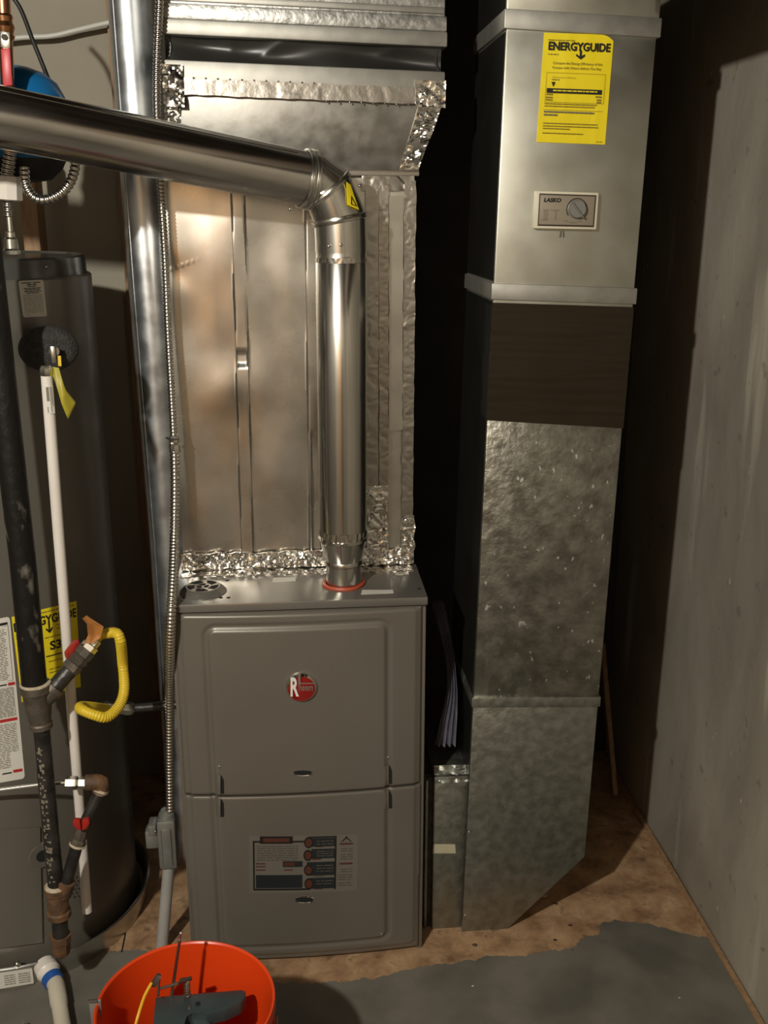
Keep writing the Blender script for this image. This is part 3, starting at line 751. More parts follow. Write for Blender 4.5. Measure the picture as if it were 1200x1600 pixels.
# ================================================================ SUPPLY PLENUM
PY = 0.20
px0, px1, pz0, pz1 = -0.254, 0.259, FZ, 1.725
ple = thing('supply_plenum', 'tall shiny sheet metal plenum standing on the furnace top behind the vent pipe', 'plenum', (0, .45, FZ))
bm = bmesh.new()
bm_box(bm, px0, px1, PY + .012, .70, pz0, pz1, .002)
from_bm('plenum_box', bm, M['plenum'], ple)
def rib(x, xc, w_, h_): return h_ * (sst(w_ / 2 + .0025, w_ / 2, abs(x - xc)))
def pl_h(x, z):
    k = (z - .9) / .8
    xc1 = -0.112 + .010 * k; xc2 = 0.040 + .006 * k
    h = rib(x, xc1, .024, .007) - rib(x, xc1, .004, .003) * 0
    h -= .006 * rib(x, xc1, .02, 1) * sst(.022, .008, abs(z - 1.36))          # crushed spot in the seam
    h += rib(x, xc2, .022, .006) - .004 * rib(x, xc2 + .004, .016, 1) * sst(1.20, 1.19, z)
    # oil canning and dents
    h += .006 * nz(x * 4.5, z * 2.2, 1) + .0018 * nz(x * 13, z * 8, 4)
    dx, dz = x + .245, z - 1.545
    h -= .004 * math.exp(-((dx * .8 + dz * .35) ** 2) / .0006 - (dz * 1.1) ** 2 / .0016)
    h += .0012 * sst(.0015, 0, abs(dz - .35 * dx)) * sst(.06, .0, abs(dx - .01))
    h += .003 * math.exp(-((x + .14) ** 2) / .0012 - ((z - 1.30) ** 2) / .002)
    return h
grid('front_sheet', lambda u, v: (px0 + (px1 - px0) * u, PY - pl_h(px0 + (px1 - px0) * u, pz0 + (pz1 - pz0) * v), pz0 + (pz1 - pz0) * v), 200, 220, M['plenum'], ple, skirt=(0, .02, 0), sharp=50, label='dented front sheet with two raised seams')
def foil(name, O, U, W_, N_, lu, lw, m, parent, amp=.0014, freq=60, ragged=.002, base=.0012, seed=0, label=None, ridge=True, step=.004):
    O, U, W_, N_ = V(O), V(U).normalized(), V(W_).normalized(), V(N_).normalized()
    nu = max(6, int(lu / step)); nw = max(5, int(lw / step))
    def f(u, v):
        a_, b_ = u * lu, v * lw
        rg = ragged * nz(a_ * 40, seed + 3.3, 0)
        bb = b_ + (rg if v > .5 else -rg) * abs(2 * v - 1)
        q = V((a_ * freq, b_ * freq, seed))
        if ridge:
            wv = noise.noise(q * .6) * 1.6
            q2 = V((a_ * freq * .8 + wv, b_ * freq * .8 - wv, seed + 5))
            dd_, pp_ = noise.voronoi(q2)
            t = (dd_[1] - dd_[0]) * 1.6 - .6 + .5 * noise.noise(q * 3.1)
            rr2 = pp_[0] - q2
            t += 1.4 * (rr2.x * sin(pp_[0].x * 9) + rr2.y * cos(pp_[0].y * 7))      # every facet of the crease tilts its own way
        else: t = noise.noise(q)
        e = sst(0, .12, min(u, 1 - u, v, 1 - v))
        return O + U * a_ + W_ * bb + N_ * (base + amp * t * (0.35 + .65 * e))
    return grid(name, f, nu, nw, m, parent, label=label, skirt=-N_ * (base + .001), sharp=25)
FN = V((0, -1, 0))
hmx = PY - .006
def fpl(x, z): return (x, PY - .008, z)
# vertical tapes at the right, over the ribs
foil('foil_tape', fpl(.157, .925), (0, 0, 1), (1, 0, 0), FN, .785, .026, M['foil_smooth'], ple, amp=.0005, freq=34, seed=1, label='crinkled vertical foil tape', step=.003)
foil('foil_tape', fpl(.185, .925), (0, 0, 1), (1, 0, 0), FN, .785, .020, M['foil_smooth'], ple, amp=.0006, freq=40, seed=2, step=.003)
foil('foil_tape', fpl(.236, .920), (.002, 0, 1), (1, 0, 0), FN, .80, .024, M['foil_smooth'], ple, amp=.0007, freq=44, seed=4, step=.003, label='crinkled foil tape on the corner')
foil('foil_tape', (px1 + .001, PY - .006, .92), (0, 0, 1), (0, 1, 0), (1, 0, 0), .80, .03, M['foil_smooth'], ple, amp=.001, freq=40, seed=5, step=.004)
foil('foil_tape', fpl(.150, 1.700), (1, 0, 0), (0, 0, 1), FN, .108, .035, M['foil_smooth'], ple, amp=.0011, freq=45, seed=6, step=.003)
foil('foil_patch', fpl(.206, 1.20), (0, 0, 1), (1, 0, 0), FN, .49, .030, M['plenum'], ple, amp=.0003, freq=10, seed=7, ridge=False, label='plain metal strip between tapes')
# crumpled tape where plenum meets furnace
foil('base_foil', fpl(px0 - .004, FZ + .006), (1, 0, 0), (0, 0, 1), FN, px1 - px0 + .008, .036, M['foil'], ple, amp=.0032, freq=62, ragged=.006, base=.0025, seed=8, step=.0026, label='bright crumpled foil tape at the base')
foil('base_foil', (px0 - .004, PY - .045, FZ + .0005), (1, 0, 0), (0, 1, 0), (0, 0, 1), px1 - px0 + .004, .040, M['foil'], ple, amp=.0020, freq=55, ragged=.01, base=.0022, seed=9, step=.0028)
foil('corner_foil', (.215, PY - .075, FZ + .0005), (0, 1, 0), (1, 0, 0), (0, 0, 1), .07, .030, M['foil'], ple, amp=.003, freq=60, ragged=.006, base=.0022, seed=10, step=.003)
foil('corner_foil', fpl(.236, FZ + .01), (0, 0, 1), (1, 0, 0), FN, .11, .028, M['foil'], ple, amp=.0026, freq=75, ragged=.005, base=.002, seed=11, step=.003)
foil('corner_foil', fpl(.157, FZ + .03), (0, 0, 1), (1, 0, 0), FN, .16, .048, M['foil'], ple, amp=.0020, freq=70, ragged=.005, base=.002, seed=12, step=.003)
# flared transition
tz0, tz1 = 1.735, 1.905
TY0, TY1 = PY - .004, PY - .030
tb = [(px0, TY0, tz0), (.265, TY0, tz0), (.265, .70, tz0), (px0, .70, tz0)]
tt = [(-.232, TY1, tz1), (.312, TY1, tz1), (.312, .70, tz1), (-.232, .70, tz1)]
tran = hexa('transition', tb, tt, M['transition'], ple, bevel=.003, label='flared transition box wider at the top')
box('neck', px0 + .002, px1, PY + .004, .70, pz1 - .002, tz0 + .004, M['transition'], tran, bevel=0)
rim = box('transition_lip', px0 - .002, .268, TY0 - .006, .70, tz0 - .006, tz0 + .006, M['plenum'], ple, bevel=.0015, label='folded lip under the transition')
def tr_pt(s, t, h=0):  # s 0..1 across, t 0..1 up
    a_ = V(tb[0]).lerp(V(tb[1]), s); b_ = V(tt[0]).lerp(V(tt[1]), s)
    return a_.lerp(b_, t) + V((0, -h, 0))
def tfoil(name, s0, s1, t0, t1, amp, seed, m, nu=30, nv=12, fr=60, base=.002, label=None):
    def f(u, v):
        p = tr_pt(s0(v) + (s1(v) - s0(v)) * u, t0 + (t1 - t0) * v)
        e = sst(0, .15, min(u, 1 - u, v, 1 - v)); q = V((p.x * fr, p.z * fr, seed))
        dd_, pp_ = noise.voronoi(q); rr2 = pp_[0] - q
        t = (dd_[1] - dd_[0]) * 1.4 - .5 + .4 * noise.noise(q * 3) + 1.4 * (rr2.x * sin(pp_[0].x * 9) + rr2.y * cos(pp_[0].z * 7))
        return p + V((0, -1, -.1)) * (base + amp * t * (.3 + .7 * e))
    grid(name, f, nu, nv, m, ple, skirt=(0, base + .002, 0), sharp=25, label=label)
tfoil('foil_tape', lambda v: .925 - .01 * v, lambda v: 1.0, .03, .98, .004, 21, M['foil'], 14, 60, 50, label='crumpled foil tape on the slanted corner')
tfoil('foil_tape', lambda v: .0, lambda v: .06, .40, 1.0, .005, 22, M['foil'], 14, 50, 60, label='crumpled foil at the left corner')
# top flange and its tapes
fl = box('flange', -.234, .314, TY1 - .010, .70, 1.905, 1.955, M['cleat'], ple, bevel=.003, label='top flange strip')
foil('foil_tape', (-.225, TY1 - .011, 1.893), (1, 0, .0), (0, 0, 1), FN, .535, .030, M['foil_smooth'], ple, amp=.00035, freq=26, seed=31, label='foil tape along the top flange')
foil('foil_tape', (.255, TY1 - .013, 1.888), (1, 0, 0), (0, 0, 1), FN, .060, .050, M['foil'], ple, amp=.0022, freq=50, seed=32)
foil('foil_tape', (-.236, TY1 - .013, 1.870), (1, 0, 0), (0, 0, 1), FN, .040, .075, M['foil'], ple, amp=.005, freq=60, seed=33, base=.003)
for k in range(22):   # small nail-like dimples along the tape edge
    x = -.20 + k * .0232
    ball('tape_dimple', (x, TY1 - .0125, 1.9235 if k < 12 else 1.8915), .0022, M['foil'], ple, sub=1)

# ================================================================ BLACK FLEXIBLE CONNECTOR + TRUNK
def cloth(u, v):
    x = -.230 + .538 * u; z = 1.950 + .060 * v
    w_ = sin(pi * v)
    h = w_ * (.014 * abs(nz(x * 9, z * 14, 2)) + .006 * sin(x * 22 + z * 40) + .010)
    return (x, TY1 + .006 + h, z)
cn = thing('canvas_connector', 'wrinkled black flexible collar between the plenum flange and the duct above', 'duct collar', (0, .4, 1.95))
grid('front_cloth', cloth, 120, 16, M['vinyl'], cn, skirt=(0, .012, 0))
box('cloth_sleeve', -.222, .300, TY1 + .045, .69, 1.956, 2.000, M['vinyl'], cn, bevel=.004)
for sx in (-1, 1):
    xx = -.232 if sx < 0 else .3085
    grid('side_cloth', lambda u, v: (xx - sx * .016 * sin(pi * v) * (.6 + .5 * sin(u * 31)), TY1 + .008 + u * .5, 1.950 + .060 * v), 60, 12, M['vinyl'], cn, skirt=(-sx * .004, 0, 0))
tk = thing('trunk_duct', 'spangled galvanized trunk duct across the top, above the black collar', 'duct', (0, .4, 2.0))
yy = TY1
box('duct_box', -.232, .314, yy + .004, .74, 2.008, CZ - .205, M['trunk'], tk, bevel=.003)
box('drive_cleat', -.234, .318, yy - .006, .742, 2.000, 2.028, M['cleat'], tk, bevel=.003, label='plain cleat strip along the lower edge')
box('standing_edge', -.233, .317, yy - .003, .741, 2.028, 2.056, M['trunk'], tk, bevel=.003)
box('drive_cleat', -.233, .312, yy, .740, 2.060, 2.072, M['cleat'], tk, bevel=.002)

def tilt(root, f, skip=()):
    # the sheet metal hangs a little out of level
    for o in root.children_recursive:
        if o.type == 'MESH' and not any(o.name.startswith(k) for k in skip):
            for v in o.data.vertices: v.co.z += f(v.co.x, v.co.z)
            o.data.update()
for r_o in (ple, cn, tk):
    tilt(r_o, lambda x, z: (-.014 - .030 * (x + .26)) * sst(1.74, 1.88, z))

# ================================================================ RETURN DUCT (right)
DY = 0.05; DB = 0.37
def dx0(z): return .371 + .0205 * z
def dx1(z): return .657 + .0210 * z
def dq(z, e=0.0): return [(dx0(z) - e, DY - e, z), (dx1(z) + e, DY - e, z), (dx1(z) + e, DB + e, z), (dx0(z) - e, DB + e, z)]
ret = thing('return_duct', 'tall square galvanized return duct standing right of the furnace, cut at an angle below', 'duct', (.51, .2, 0))
# boot with the chamfered lower right corner
zc = .618
cut = [(dx0(0) , 0.0), (.482, 0.0), (dx1(.19), .190), (dx1(zc), zc), (dx0(zc), zc)]
bm = bmesh.new()
f_ = [bm.verts.new((x, DY, z)) for x, z in cut]; b_ = [bm.verts.new((x, DB, z)) for x, z in cut]
fs = [bm.faces.new(f_), bm.faces.new(b_[::-1])] + [bm.faces.new((f_[i], b_[i], b_[(i + 1) % 5], f_[(i + 1) % 5])) for i in range(5)]
bmesh.ops.bevel(bm, geom=list(bm.edges), offset=.002, segments=2, affect='EDGES', profile=.5)
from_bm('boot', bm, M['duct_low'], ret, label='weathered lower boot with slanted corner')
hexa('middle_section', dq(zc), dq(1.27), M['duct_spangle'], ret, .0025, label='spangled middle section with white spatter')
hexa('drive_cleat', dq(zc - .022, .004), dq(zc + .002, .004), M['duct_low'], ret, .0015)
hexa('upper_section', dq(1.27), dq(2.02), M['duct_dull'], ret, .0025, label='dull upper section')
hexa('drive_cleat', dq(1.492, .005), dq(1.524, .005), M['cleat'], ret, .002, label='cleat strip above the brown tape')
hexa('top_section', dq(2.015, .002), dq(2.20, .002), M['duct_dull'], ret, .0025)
hexa('drive_cleat', dq(1.986, .006), dq(2.020, .006), M['cleat'], ret, .002, label='cleat strip near the ceiling')
for za, zb, e_ in ((.03, zc - .024, .0), (zc + .004, 1.27, .0), (1.27, 1.488, 0), (1.528, 1.982, 0), (2.022, 2.20, .002)):  # thin dark sheets that paint the shade on the left faces
    hexa('shade_sheet', [(dx0(za) - .0016 - e_, DY + .0035, za), (dx0(za) - e_, DY + .0035, za), (dx0(za) - e_, DB - .004, za), (dx0(za) - .0016 - e_, DB - .004, za)],
         [(dx0(zb) - .0016 - e_, DY + .0035, zb), (dx0(zb) - e_, DY + .0035, zb), (dx0(zb) - e_, DB - .004, zb), (dx0(zb) - .0016 - e_, DB - .004, zb)], M['shade_sheet'], ret, 0, label='dark left side sheet')
# side drive cleats on the dark left face
def tape_fn(u, v):
    zt = 1.486; zb = 1.248 - .011 * u
    z = zb + (zt - zb) * v; x = dx0(z) - .0015 + (dx1(z) - dx0(z) + .003) * u
    h = .0022 + .0012 * nz(x * 3, z * 55, 2) + .0007 * nz(x * 9, z * 120, 5)
    return (x, DY - h, z)
tp = grid('brown_tape', tape_fn, 60, 110, M['brown_tape'], ret, skirt=(0, .0035, 0), label='wide band of dark brown cloth tape')
grid('side_tape', lambda u, v: (dx0(1.25 + .23 * v) - .0022 - .0012 * nz(u * 9, v * 12, 1), DY + .0 + (.065 + .02 * nz(v * 9, 3, 0)) * u, 1.25 + .23 * v), 16, 50, M['vinyl'], ret, skirt=(.003, 0, 0), label='torn black tape on the side face')
# side takeoff to the furnace
hexa('takeoff_collar', [(.300, .066, 0), (.372, .066, 0), (.372, .34, 0), (.300, .34, 0)], [(.300, .066, .412), (.379, .066, .412), (.379, .34, .412), (.300, .34, .412)], M['duct_low'], ret, .002, label='narrow side collar to the furnace')
box('insulated_joint', .270, .300, .075, .33, 0, .405, M['gap_foam'], ret, bevel=.002, label='dark insulated joint')
box('joint_edge', .281, .287, .068, .33, 0, .402, M['duct_low'], ret, bevel=.001)
foil('foil_flap', (.302, .064, .398), (1, 0, 0), (0, .55, .6), (0, -1, .3), .075, .040, M['duct_low'], ret, amp=.004, freq=40, seed=41, base=.003, label='bent metal flap over the collar')
S = Surf([(677, 1319), (711, 1319), (712, 1333), (676, 1333)], hit_plane(.066))
sheet('paper_tab', S, M['tan_tape'], ret, h=.001, nu=3, nv=2, label='small yellowed tape tab')
for q in ((700, 1215), (727, 1430), (733, 1300)):
    p = P(q[0], q[1], Y=.049); ball('screw', p, .003, M['nickel'], ret, sub=1)
tilt(ret, lambda x, z: -.040 * (x - .38) * sst(.25, .60, z), skip=('screw', 'paper_tab'))
# energy label: yellow sheet with print
S = Surf([(850, 51), (958, 54), (945, 226), (838, 222)], hit_plane(DY))
def yel(u, v, h=0):
    return None
S2 = Surf([(850, 51), (959, 55), (945, 226), (838, 222)], hit_plane(DY))
vs = []
outl = [(0, 0), (.40, .0), (.82, 0.0), (.93, .02), (1, .06), (1, .5), (1, 1), (.5, 1), (0, 1), (0, .5)]
eg = thing_lab = None
nu, nv = 24, 36
def egf(u, v):
    top = 0.0 if u < .82 else .055 * ((u - .82) / .18) ** 2
    vv_ = top + (1 - top) * v
    bulge = .0012 + .0012 * max(0, nz(u * 7, vv_ * 2.2, 6)) + .0008 * max(0, nz(u * 15, vv_ * 5, 2))
    return S2.pt(u, vv_, bulge)
eg = grid('energy_label', lambda u, v: egf(u, 1 - v), nu, nv, M['yellow'], ret, skirt=(0, .001, 0), label='yellow energy guide label', sharp=60)
H_ = .0042
S = S2
text('label_heading', S, 'ENERGYGUIDE', .07, .080, .96, .160, M['ink'], eg, h=H_, bold=.035)
mesh('label_arrow', [S.pt(u, v, H_) for u, v in [(.525, .15), (.552, .15), (.552, .205), (.60, .185), (.60, .205), (.540, .235), (.475, .205), (.475, .185), (.525, .205)]], [tuple(range(9))], M['ink'], eg, smooth=False)
text('label_text', S, 'Compare the Energy Efficiency of this', .15, .262, .86, .292, M['olive_ink'], eg, h=H_, bold=.012)
text('label_text', S, 'Furnace with Others Before You Buy', .15, .304, .85, .334, M['olive_ink'], eg, h=H_, bold=.012)
text('label_text', S, 'This furnace\'s efficiency', .155, .397, .50, .415, M['olive_ink'], eg, h=H_)
mesh('label_pointer', [S.pt(u, v, H_) for u, v in [(.15, .448), (.205, .448), (.178, .492)]], [(0, 1, 2)], M['ink'], eg, smooth=False)
rects('label_bar', S, [(.09, .506, .885, .548)], M['ink'], eg, h=H_)
rnd = random.Random(5)
rects('label_bar_text', S, words(.18, .82, .520, .012, rnd, .03, .07, .01), M['yellow'], eg, h=H_ + .0006)
rl = words(.06, .45, .062, .008, rnd) + words(.07, .22, .192, .008, rnd) + words(.15, .26, .422, .008, rnd)
for v in (.555, .583, .605): rl += [(.08, v, .18, v + .012), (.80 + .02 * (v > .57), v + .008, .885, v + .022)]
for v, e in ((.642, .83), (.664, .80), (.79 + .03, .86), (.845, .87), (.868, .46), (.91, .66)): rl += words(.07, e, v, .009, rnd, .03, .08, .006)
for v in (.985,): rl += words(.86, .96, v - .01, .006, rnd)
rects('label_small_print', S, rl, M['olive_ink'], eg, h=H_)
rects('label_small_print', S, words(.07, .80, .713, .014, rnd, .04, .09, .008) + words(.07, .27, .741, .014, rnd, .04, .09, .008), M['grey_ink'], eg, h=H_)
rects('label_rules', S, [(.07, .362, .92, .3645), (.07, .362, .074, .632), (.916, .362, .92, .632), (.07, .63, .92, .6325), (.06, .70, .92, .7025)], M['olive_ink'], eg, h=H_)

# humidistat with dial
hc = P(885, 328, Y=DY)
hum = thing('humidistat', 'small cream-framed control with round grey dial mounted on the square return duct', 'thermostat', (hc.x, DY, hc.z))
def hexpx(name, c4, Y0, Y1, m, parent, bev=.001, label=None):
    f = [P(x, y, Y=Y0) for x, y in c4]      # tl tr br bl
    b = [V((p.x, Y1, p.z)) for p in f]
    return hexa(name, [f[3], f[2], b[2], b[3]], [f[0], f[1], b[1], b[0]], m, parent, bev, label)
fr = hexpx('bezel', [(838, 298), (936, 301), (932, 359), (834, 357)], .034, .0495, M['bezel'], hum, .002)
hexpx('bezel_recess', [(843, 302), (932, 305), (928, 355), (840, 353)], .0330, .036, M['dark_brown'], hum, .0004)
fp = hexpx('faceplate', [(845, 304.5), (930, 307), (926.5, 352.5), (842, 350.5)], .0315, .0345, M['faceplate'], hum, .0004)
S = Surf([(845, 304.5), (930, 307), (926.5, 352.5), (842, 350.5)], hit_plane(.0315))
text('maker_lettering', S, 'LASKO', .06, .09, .38, .24, M['ink'], fp, h=.0006, bold=.055, shear=.15)
rnd = random.Random(9)
rl = []
for i in range(6): rl += [(.07, .54 + .055 * i, .16, .56 + .055 * i), (.28, .54 + .055 * i, .32, .565 + .055 * i)]
rl += [(.06, .50, .17, .525), (.20, .50, .37, .525), (.04, .84, .15, .86), (.56, .90, .70, .93), (.47, .85, .54, .88), (.72, .86, .79, .89)]
rects('scale_print', S, rl, M['grey_ink'], fp, h=.0005)
kc = P(901, 327, Y=.0315)
arc = []
for k in range(25):
    t = radians(215 - 200 * k / 24); arc.append(V((kc.x + .0200 * cos(t), .0308, kc.z + .0200 * sin(t))))
sweep('dial_arc', arc, .0009, M['ink'], fp, segs=6)
kn = fit('dial', (kc.x, .0315, kc.z), (kc.x, .020, kc.z), [(0, .0178), (.15, .0178), (.2, .0168), (.9, .0162), (1, .0152)], M['knob'], hum, segs=40)
a, b = P(895, 318, Y=.0195), P(911, 340, Y=.0195)
dd = (b - a).normalized(); nn = V((-dd.z, 0, dd.x)) * .0011
prism('dial_pointer', [a - nn, b - nn, b + nn, a + nn], (0, -.003, 0), M['knob'], kn)
prism('dial_groove', [a + nn * 1.2, b + nn * 1.2, b + nn * 2.2, a + nn * 2.2], (0, -.0012, 0), M['ink'], kn)
for k, q in enumerate(((876, 361), (880, 361))):
    p = P(q[0], q[1], Y=.047); sweep('stray_wire', [p, p + V((.001 * k, -.001, -.006)), p + V((-.001 + .002 * k, 0, -.012))], .0008, M['ink'], hum, segs=6)

# plastic film bundle hanging between furnace and duct
pf = [P(684, 940, Y=.22), P(694, 985, Y=.20), P(703, 1030, Y=.17), P(706, 1080, Y=.14), P(700, 1130, Y=.11), P(695, 1165, Y=.10)]
pa = smooth_path(pf, .006)
def film(u, v):
    i = min(int(v * (len(pa) - 1)), len(pa) - 1); p = pa[i]
    w_ = .010 + .022 * max(v - .55, 0) * 1.4 + .012 * max(.4 - v, 0)
    return p + V(((u - .5) * 2 * w_, .008 * sin(u * 24) + .004 * nz(u * 7, v * 5, 1), .0))
fm = grid('plastic_film', film, 44, len(pa) - 1, M['film'], skirt=(0, .0006, 0), sharp=80)
tag(fm, 'bunched pleats of clear plastic film hanging between furnace and square duct', 'plastic sheet')

# ================================================================ ROUND DUCT AND CONDUIT
r0 = P(209, 0, Y=.42); r1 = P(226, 380, Y=.42); r2 = P(252, 700, Y=.42)
rx = r1.x
rd = thing('round_duct', 'round galvanized duct rising behind the armored cable, left of the plenum', 'duct', (rx, .42, 0))
sweep('duct_tube', [(rx + .012, .42, 0), (rx + .012, .42, .9), (rx + .004, .42, 1.5), (rx, .42, 2.2)], .046, M['rduct'], rd, segs=40)
sweep('lock_seam', [V((rx + .012 - .030, .42 - .0355, .02)), V((rx + .012 - .030, .42 - .0355, .9)), V((rx + .004 - .030, .42 - .0355, 1.5)), V((rx - .030, .42 - .0355, 2.18))], .0011, M['rduct'], rd, segs=8)
cpts = [(251, -30, .145), (247, 60, .145), (245, 120, .145), (246, 190, .15), (251, 290, .155), (258, 400, .155), (263, 520, .15), (268, 610, .14), (272, 685, .13)]
co = thing('armored_cable', 'ribbed steel armored cable running down the left of plenum and furnace into a grey box', 'cable', P(272, 700, Y=.13))
cp = [P(a, b, Y=c_) for a, b, c_ in cpts]
ribbed('upper_armor', cp, .0062, .0072, .0022, M['armor'], co, segs=12)
j0 = cp[-1]
fit('coupling', j0 + V((0, 0, .006)), j0 + V((0.001, 0, -.03)), [(0, .009), (.1, .0105), (.4, .0105), (.45, .009), (.6, .0115), (1, .0115)], M['nickel'], co, segs=8)
box('coupling_screw', j0.x - .006, j0.x + .002, .114, .122, j0.z - .014, j0.z - .006, M['nickel'], co, .001)
tie = sweep('cable_tie', [P(260, 684, Y=.125), P(266, 687, Y=.117), P(279, 686, Y=.117)], .0020, M['black_cable'], co, segs=6)
lp = [(273, 700, .13), (274, 760, .12), (273, 830, .10), (271, 900, .02), (268, 950, -.024), (266, 1010, -.018), (265, 1100, .035), (265, 1190, .05), (266, 1268, .05)]
lpp = [P(a, b, Y=c_) for a, b, c_ in lp]
for q in lpp: 
    if q.z < .93 and q.y > 0: q.x = min(q.x, FX0 - .0135)
ribbed('lower_armor', lpp, .0082, .0080, .0026, M['armor'], co, segs=12)
jt = lpp[-1]
jb = thing('conduit_body', 'grey cast conduit fitting with a side hub beside the furnace', 'junction box', jt)
bz1 = jt.z; bz0 = P(262, 1350, Y=.05).z
cx_ = min(P(263, 1310, Y=.05).x, FX0 - .024)
box('housing', cx_ - .0215, cx_ + .0195, .028, .072, bz0, bz1 - .012, M['castbox'], jb, .006)
fit('hub', (cx_, .05, bz1 - .014), (cx_, .05, bz1 + .006), [(0, .019), (.6, .017), (.65, .013), (1, .012)], M['castbox'], jb, segs=24)
box('cover_plate', cx_ - .012, cx_ + .010, .0245, .028, bz0 + .012, bz1 - .03, M['castbox'], jb, .003)
q = P(238, 1305, Y=.05)
box('side_hub', q.x - .014, cx_ - .020, .034, .066, q.z - .026, q.z + .020, M['castbox'], jb, .005)
box('side_clamp', q.x - .006, q.x + .012, .030, .070, q.z + .010, q.z + .036, M['castbox'], jb, .003)
ball('screw', (q.x + .01, .031, q.z + .022), .003, M['nickel'], jb, sub=1)
pe = P(253, 1482, Z=0)
gc = sweep('grey_conduit', [(cx_ - .002, .05, bz0 + .002), (pe.x, pe.y, 0.002)], .0135, M['grey_pvc'], None, segs=24)
tag(gc, 'pale grey plastic conduit from the cast fitting down to the floor', 'conduit')

# ================================================================ WATER HEATER
HC = (-.700, .250)
r_ = ray(166, 720); r2_ = V((r_.x, r_.y)).normalized(); v_ = V((HC[0] - CAM.x, HC[1] - CAM.y)); HR = abs(r2_.x * v_.y - r2_.y * v_.x)
HT = 1.535
wh = thing('water_heater', 'dark grey cylindrical water heater at the left edge standing in a round metal pan', 'water heater', (HC[0], HC[1], .012))
def hz(z, d=0): return V((HC[0], HC[1], z))
sweep('jacket', [hz(.03), hz(.031), hz(.6), hz(1.2), hz(HT - .004), hz(HT)], [HR - .012, HR - .004, HR, HR, HR, HR - .004], M['heater'], wh, segs=96, sharp=30)
lathe('lid', HC, [(HT - .001, HR - .014), (HT, HR - .009), (HT + .034, HR - .011), (HT + .038, HR - .014), (HT + .038, HR - .018), (HT + .034, HR - .022), (HT + .034, .02)], M['heater_lid'], wh, segs=96, label='dark lid with folded rim')
box('foot', HC[0] - .2, HC[0] + .2, HC[1] - .1, HC[1] + .1, .012, .034, M['dark'], wh, .003)
hcyl = hit_cyl(HC, HR); hlid = hit_cyl(HC, HR - .010)
p, n = hlid(72, 417); ball('screw', p, .004, M['nickel'], wh, sub=1)
rnd = random.Random(11)
# white label near top
S = Surf([(28, 439), (67, 437), (73, 494), (36, 496)], hcyl)
l1 = sheet('notice_label', S, M['paper'], wh, h=.0008, nu=8, nv=14, corner=(.07, .05), label='white rounded notice label with small black print')
rl = [(.10, .05, .50, .075), (.56, .05, .87, .075), (.32, .10, .50, .13), (.54, .10, .70, .13), (.35, .155, .68, .175)]
for v, a, b in ((.205, .18, .85), (.245, .22, .82), (.29, .18, .86), (.335, .26, .78)): rl += words(a, b, v, .022, rnd, .08, .2, .02)
rects('label_bold_print', S, rl, M['ink'], l1, h=.0016)
rl = []
for k in range(12): rl += words(.10, .90, .40 + .042 * k, .012, rnd, .05, .18, .03)
rl += words(.10, .30, .93, .012, rnd) + words(.75, .92, .93, .012, rnd)
rects('label_small_print', S, rl, M['grey_ink'], l1, h=.0016)
# yellow energy label (tilted, curving round the jacket)
S = Surf([(18, 964), (119, 939), (126, 1073), (34, 1097)], hcyl, .2)
l2 = sheet('energy_label', S, M['yellow'], wh, h=.0008, nu=20, nv=10, label='yellow energy guide label on the tank')
text('label_heading', S, 'ENERGYGUIDE', .01, .075, .98, .18, M['ink'], l2, h=.0016, bold=.03)
mesh('label_arrow', [S.pt(u, v, .0018) for u, v in [(.49, .15), (.515, .15), (.515, .25), (.555, .22), (.555, .245), (.503, .29), (.45, .245), (.45, .22), (.49, .25)]], [tuple(range(9))], M['ink'], l2, smooth=False)
text('label_text', S, 'S31', .49, .385, .76, .49, M['ink'], l2, h=.0016, bold=.03)
rl = [(.42, .545, .94, .558), (.86, .50, .91, .53)]
rects('label_rules', S, rl, M['ink'], l2, h=.0016, div=4)
rl = []
for v, a, b in ((.21, .62, .88), (.25, .62, .85), (.03, .4, .95), (.33, .42, .88), (.61, .45, .75), (.70, .45, .7), (.74, .45, .85), (.80, .6, .9), (.87, .45, .85), (.94, .45, .8), (.22, .02, .09), (.25, .02, .08)): rl += words(a, b, v, .012, rnd, .05, .12, .01)
rects('label_small_print', S, rl, M['olive_ink'], l2, h=.0016)
# white warning label at the left edge
S = Surf([(-40, 974), (15, 963), (39, 1216), (-18, 1226)], hcyl)
l3 = sheet('warning_label', S, M['paper'], wh, h=.0008, nu=10, nv=24, corner=(.08, .02), label='tall white warning label with red bars')
rects('label_black_bars', S, [(.1, .03, .92, .045), (.5, .405, .74, .413), (.4, .945, .66, .953)], M['ink'], l3, h=.0016, div=4)
rects('label_red_bars', S, [(.78, .40, .97, .418), (.1, .617, .94, .635), (.70, .935, .95, .952)], M['red_ink'], l3, h=.0016, div=4)
rl = []
for k in range(30): rl += words(.3, .86 - .1 * rnd.random(), .07 + .0105 * k, .004, rnd, .05, .2, .03)
for k in range(22): rl += words(.3, .92, .43 + .0082 * k, .004, rnd, .05, .2, .03)
for k in range(26): rl += words(.3, .9 - .25 * (k > 16), .65 + .0105 * k, .004, rnd, .05, .2, .03)
rl += ring_rects(.2, .05, .93, .39, .012, .002)
rects('label_small_print', S, rl, M['grey_ink'], l3, h=.0016)
